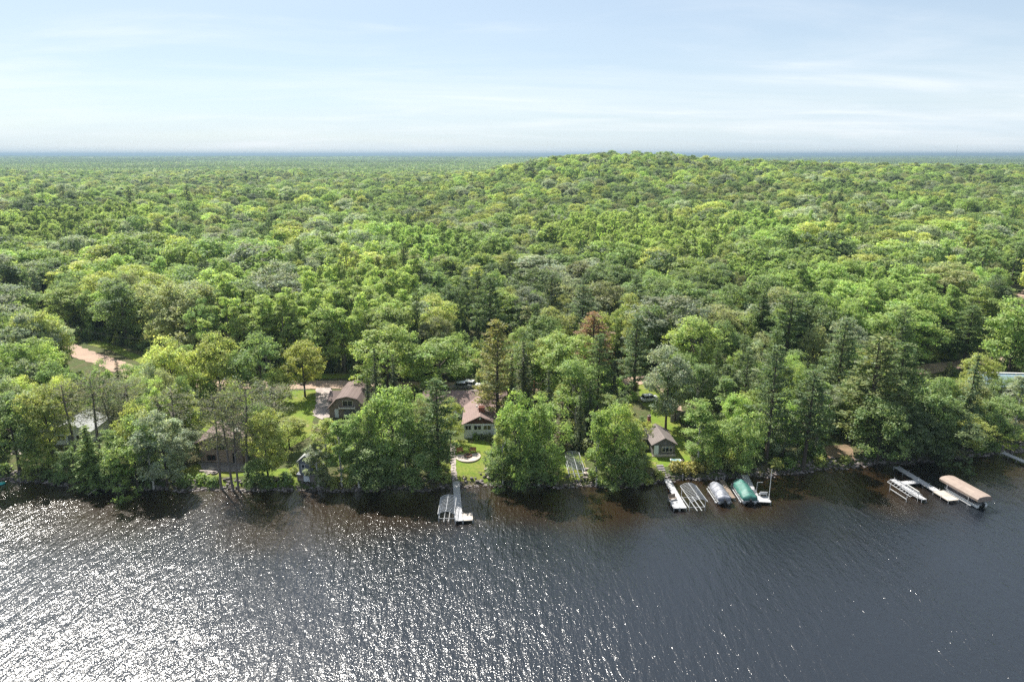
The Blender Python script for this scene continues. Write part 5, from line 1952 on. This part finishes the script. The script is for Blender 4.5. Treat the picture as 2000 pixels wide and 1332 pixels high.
# H-shaped dock with fingers
a, ln, rz = frame_px((1751, 911), (1861, 977), .62)
d3 = thing('dock', 'long angled H-shaped grey dock with two fingers', 'dock', (a.x, a.y, 0), rz)
deck_run(d3, -.7, .7, 3.8, ln, M_DECKG, 4)
deck_run(d3, -.9, 1.35, 0, 3.75, M_DECKT, 2)
hx = ln * .50
MB().b2(-4.3, -.74, hx, hx + 1.3, .48, .62).build('deck_section', M_DECKG, d3)
deck_run(d3, -5.4, -4.35, hx - 5.9, hx + 2.4, M_DECKG, 3)
MB().box((-3.9, hx - 1.9, .80), (.10, 3.2, .10)).build('rub_rail', M_WHITE, d3)
for k in (.0, 3.3):
    MB().tube([(-3.9, hx - 3.4 + k * .9, -1.6), (-3.9, hx - 3.4 + k * .9, .85)], .05, 6).build('post', M_ALU, d3)
c0 = Vector(at(1767, 952, 1.75))
lift('bare low boat lift frame beside the H-shaped dock', c0, rz, 2.5, 6.0, 0, 1.55, 9, .45, .04, bunk=False)
# pontoon boat under the tan canopy
c0 = Vector(at(1884, 958, 1.6))
rzc = rz + R(1.5)
tp = thing('pontoon_boat', 'pontoon boat with dark side panels parked under the tan canopy', 'boat', (c0.x, c0.y, 0), rzc)
for sx in (-1, 1):
    MB().tube([(sx * .85, -4.0, .45), (sx * .85, 2.6, .45), (sx * .85, 3.6, .62)], [.32, .32, .06], 12).build('pontoon', M_WHITE, tp, smooth=True)
MB().b2(-1.25, 1.25, -4.0, 3.2, .76, .86).build('deck', M_ALU, tp)
for sx in (-1, 1):
    MB().b2(sx * 1.2 - .03, sx * 1.2 + .03, -3.4, 3.0, .90, 1.48).build('side_panel', M_DARKPANEL, tp)
    MB().b2(sx * 1.2 - .05, sx * 1.2 + .05, -3.4, 3.0, 1.49, 1.55).build('rail', M_ALU, tp)
MB().b2(-1.1, 1.1, 2.94, 3.0, .90, 1.48).build('front_panel', M_DARKPANEL, tp)
for (x0, x1, y0, y1) in [(-1.1, -.5, -2.8, -1.2), (.5, 1.1, -2.8, -1.2), (-1.1, -.5, 1.0, 2.7), (.5, 1.1, 1.0, 2.7)]:
    MB().b2(x0, x1, y0, y1, .87, 1.30).build('seat', M_CREAM, tp)
outboard(tp, -4.0, 0, .75)
tl = thing('boat_lift', 'boat lift carrying a long tan fabric canopy over a pontoon boat', 'boat lift', (c0.x, c0.y, 0), rzc)
for sx in (-1, 1):
    for sy in (-1, 1):
        MB().tube([(sx * 1.5, sy * 2.4, -1.7), (sx * 1.5, sy * 2.4, 2.25)], .06, 6).build('post', M_ALU, tl)
    MB().box((sx * 1.5, 0, .35), (.12, 6.2, .14)).build('side_beam', M_ALU, tl)
for sy in (-1, 1):
    MB().box((0, sy * 2.4, .06), (3.0, .12, .12)).build('cross_beam', M_ALU, tl)
rings = []
for f in [-4.35, -4.30, -3.7, -2, 0, 2, 3.7, 4.30, 4.35]:
    e = 0 if abs(f) > 4.32 else 1
    kk = .80 if abs(f) > 4.2 else 1.0
    sag = .03 * math.sin(f * 2.2)
    prof = [(-1.55, 1.75), (-1.58, 2.15), (-1.25 * (1 if e else .9), 2.15 + .42 * kk), (-.5, 2.15 + .56 * kk + sag), (.5, 2.15 + .56 * kk + sag), (1.25 * (1 if e else .9), 2.15 + .42 * kk), (1.58, 2.15), (1.55, 1.75)]
    if not e: prof = [(u * .97, zz * 1.0 - .10) for u, zz in prof]
    rings.append([(u, f, zz) for u, zz in prof])
MB().loft(rings, closed=False, caps=True).build('canopy', M_TANCOVER, tl)
# last dock
a, ln, rz4 = frame_px((1958, 883), (2040, 917), .62)
d4 = thing('dock', 'narrow grey dock leaving the rocky point at the open bank', 'dock', (a.x, a.y, 0), rz4)
deck_run(d4, -.65, .65, 0, ln, M_DECKG, 5)

# ------------------------------------------------------------------ small things ashore
x, y, z = hit(1297.5, 935)
st = thing('stone_steps', 'grey stone steps climbing from the cabin dock', 'steps', (x, y, .35), R(4))
for k in range(6):
    MB().box((rng.uniform(-.04, .04), .2 + k * .62, .05 + k * .20), (1.35, .6, .5)).build('step', M_PAVER, st)
x, y, z = hit(1319, 904)
tb = thing('garden_frame', 'low white-framed table with teal top before the small cabin', 'table', (x, y, z), R(-4))
MB().b2(-.95, .95, -.34, .34, .62, .66).build('top', M_TEAL, tb)
fm = MB()
for sy in (-1, 1): fm.box((0, sy * .40, .66), (2.1, .11, .12))
for sx in (-1, 1): fm.box((sx * 1.0, 0, .662), (.11, .69, .12))
fm.build('frame', M_WHITE, tb)
for sx in (-1, 1):
    for sy in (-1, 1):
        MB().box((sx * 1.0, sy * .40, .28), (.09, .09, .64)).build('leg', M_WHITE, tb)
x, y, z = hit(1333, 903)
o = link(bpy.data.objects.new('boulder', RD[2])); o.location = (x, y, z + .3); o.scale = (.9, .7, 1.1)
tag(o, 'grey boulder beside the white-framed table', 'boulder')
x, y, z = hit(1372, 904)
lg = thing('log_pile', 'tangled pile of cut logs beside the drooping birch', 'log pile', (x, y, z), R(4))
for k in range(22):
    p0 = Vector((rng.uniform(-2.2, 1.2), rng.uniform(-.45, .45), .12 + .22 * (k // 8)))
    dv = Vector((rng.uniform(.8, 1.5), rng.uniform(-.35, .35), rng.uniform(-.05, .18)))
    MB().tube([p0, p0 + dv], [rng.uniform(.07, .14), rng.uniform(.05, .10)], 6).build('log', M_LOG if k % 3 else M_DEADWOOD, lg)
for k in range(5):
    p0 = Vector((1.0 + k * .12, rng.uniform(-.3, .3), .3))
    MB().tube([p0, p0 + Vector((.6, .1, .5)), p0 + Vector((1.1, rng.uniform(-.3, .3), .9 + rng.uniform(0, .4)))], [.06, .04, .015], 5).build('branch', M_LOG, lg)
x, y, z = hit(1324, 820)
fe = thing('fence', 'grey weathered board fence behind the small cabin', 'fence', (x, y, z), R(38))
for k in range(14):
    MB().box((-2.4 + k * .37, rng.uniform(-.01, .01), .85 + rng.uniform(-.04, .04)), (.33, .05, 1.75)).build('board', M_DEADWOOD, fe)
for sy in (.45, 1.25):
    MB().box((0, .06, sy), (5.3, .06, .10)).build('rail', M_DEADWOOD, fe)
for k in (-2.5, 0, 2.5):
    MB().box((k, .14, .85), (.11, .11, 1.9)).build('post', M_DEADWOOD, fe)


def car(label, wx, wy, wz, rz, body, L_=4.6, W_=1.85, H_=1.7, name='parked_car', pickup=False):
    t = thing(name, label, 'car', (wx, wy, wz), rz)
    hl, hw_ = L_ / 2, W_ / 2
    # body: side profile pushed across the width
    prof = [(-hl, .35), (hl, .35), (hl, .80), (hl * .93, .92), (hl * .48, 1.0), (-hl * .96, 1.0), (-hl, .9)]
    MB().prism([(a, b) for a, b in prof], -hw_, hw_, 'y').build('body', body, t)
    cab_ = [(-hl * .90, 1.003), (hl * .46, 1.003), (hl * .20, H_ - .06), (-hl * .78, H_ - .06)]
    MB().prism(cab_, -hw_ + .10, hw_ - .10, 'y').build('cabin_glass', M_GLASS, t)
    MB().b2(-hl * .80, hl * .20, -hw_ + .07, hw_ - .07, H_ - .06 + .002, H_ + .02).build('roof', body, t)
    for sx in (-.78, -.30, .18):
        for sy in (-1, 1):
            MB().box((sx * hl, sy * (hw_ - .09), (1.0 + H_) / 2), (.09, .05, H_ - 1.05)).build('pillar', body, t)
    for sx in (-.62, .62):
        for sy in (-1, 1):
            w = MB().tube([(sx * hl, sy * (hw_ - .2), .34), (sx * hl, sy * (hw_ + .02), .34)], .34, 14).build('wheel', M_BLACK, t)
            MB().tube([(sx * hl, sy * (hw_ + .021), .34), (sx * hl, sy * (hw_ + .035), .34)], .20, 10).build('rim', M_ALU, w)
    for sy in (-1, 1):
        MB().box((hl - .01, sy * (hw_ - .3), .74), (.06, .36, .16)).build('headlight', M_WHITE, t)
        MB().box((-hl + .01, sy * (hw_ - .22), .78), (.06, .26, .2)).build('tail_light', M_BRICK, t)
    return t


x, y, z = hit(905, 759)
car('silver car with white roof parked behind the mauve-roofed house', x, y, z + .14, R(12), M_CARGREY)
x, y, z = hit(922, 757)
car('white car parked behind the mauve-roofed house', x, y, z + .14, R(-14), M_CARWHITE)
x, y, z = hit(1269, 783)
car('white car parked on the lawn behind the small grey cabin', x, y, z + .06, R(20), M_CARWHITE)

# utility pole and wires by the road bend
x, y, z = hit(137, 690)
up = thing('utility_pole', 'weathered utility pole at the bend of the dirt road', 'utility pole', (x, y, z))
MB().tube([(0, 0, -.5), (0, 0, 9.2)], [.15, .10], 8).build('pole', M_BARKG, up)
MB().box((0, 0, 8.6), (1.8, .10, .12)).build('crossarm', M_BARKG, up)
for k in (-.75, 0, .75):
    MB().tube([(k, 0, 8.66), (k, 0, 8.86)], .05, 6).build('insulator', M_WHITE, up)
MB().tube([(.28, 0, 7.2), (.28, 0, 7.9)], .18, 10).build('transformer', M_ALU, up)
for k in (-.75, .75):
    a_ = [(k + 42 * f, -16 * f, 8.86 - 1.6 * math.sin(math.pi * f)) for f in [i / 12 for i in range(13)]]
    MB().tube(a_, .018, 4).build('wire', M_BLACK, up)

# turquoise float at the edge of the lake
x, y = at(2, 944, .1)
fl = thing('swim_float', 'turquoise plastic float lying at the waterline', 'float', (x, y, .0))
MB().loft([[(math.cos(t) * r, math.sin(t) * r * .7, zz) for t in [2 * math.pi * k / 14 for k in range(14)]] for r, zz in [(.55, -.1), (.8, .02), (.85, .15), (.75, .26), (.3, .30)]]).build('float', M_TURQ, fl, smooth=True)
MB().tube([(-.4, 0, .28), (0, 0, .42), (.4, 0, .28)], .03, 5).build('handle', M_WHITE, fl)

# lodge lawn steps of stone
x, y, z = hit(372, 945)
st2 = thing('stone_steps', 'rough stone steps from the lake up to the lodge patio', 'steps', (x, y, .3), R(-28))
for k in range(9):
    MB().box((rng.uniform(-.12, .12), .2 + k * .62, .05 + k * .16), (1.5, .58, .4)).build('step', M_ROCKPALE if k > 5 else M_ROCK, st2)

# rip-rap along the shore: thousands of small stones, too small to tell apart
import bmesh
rr = random.Random(9)
base_bm = [rock_mesh(70 + i) for i in range(5)]
bv = [np.array([v.co[:] for v in m_.vertices]) for m_ in base_bm]
bf = [np.array([p.vertices[:] for p in m_.polygons]) for m_ in base_bm]
V, F, o_n = [], [], 0
xs_ = np.arange(-150, 190, .145)
for x in xs_:
    sy0 = float(shore_y(x))
    for k in range(2):
        d = rr.choice([rr.uniform(-.7, .5), rr.uniform(-.3, 2.3)])
        xx = x + rr.uniform(-.15, .15)
        yy = sy0 + d
        s = rr.choice([.22, .3, .36, .44, .55, .75]) * rr.uniform(.8, 1.25)
        j = rr.randrange(5)
        a = rr.uniform(0, 6.28)
        q = bv[j] * s
        q = np.stack([q[:, 0] * math.cos(a) - q[:, 1] * math.sin(a), q[:, 0] * math.sin(a) + q[:, 1] * math.cos(a), q[:, 2]], 1)
        V.append(q + np.array([xx, yy, max(gz(xx, yy), -.12) + s * .14]))
        F.append(bf[j] + o_n); o_n += len(q)
me = bpy.data.meshes.new('riprap_stones')
me.from_pydata(np.concatenate(V).tolist(), [], np.concatenate(F).tolist())
me.materials.append(simple('riprap', (0.235, 0.205, 0.195), (0.065, 0.055, 0.052), .9, .9, .03, 8, detail=4, lo=.40, hi=.60))
ro = link(bpy.data.objects.new('riprap_stones', me))
tag(ro, 'band of small dark stones piled along the waterline', 'stones', kind='stuff')

# fallen trunks reaching into the water
for (p0, p1, lab) in [((205, 950), (172, 966), 'fallen grey trunk lying in the water below the feathery spruce'),
                      ((1893, 868), (1914, 880), 'fallen grey trunk on the open bank above the rocky point')]:
    x0, y0, z0 = hit(*p0)
    x1, y1 = at(p1[0], p1[1], .2)
    t = thing('fallen_trunk', lab, 'log', (x0, y0, z0))
    MB().tube([(0, 0, .5), ((x1 - x0) * .5, (y1 - y0) * .5, .4 - z0 * .3), (x1 - x0, y1 - y0, max(.15, gz(x1, y1) + .2) - z0)], [.2, .15, .07], 7).build('trunk', M_DEADWOOD, t)
    MB().tube([((x1 - x0) * .5, (y1 - y0) * .5, .4 - z0 * .3), ((x1 - x0) * .7 + .5, (y1 - y0) * .6, .9)], [.07, .02], 5).build('branch', M_DEADWOOD, t)

# ------------------------------------------------------------------ haze
hz = MB().b2(-30000, 30000, -2700, 26000, -6.0, 93.0)
mh, th, oh = new_mat('haze_air')
pv = N(th, 'ShaderNodeVolumePrincipled')
pv.inputs['Color'].default_value = (0.25, 0.36, 0.46, 1)
pv.inputs['Density'].default_value = 0.00013
pv.inputs['Density Attribute'].default_value = ''
pv.inputs['Anisotropy'].default_value = 0.2
L(th, pv.outputs[0], oh.inputs['Volume'])
hob = hz.build('haze', mh)
tag(hob, kind='stuff')
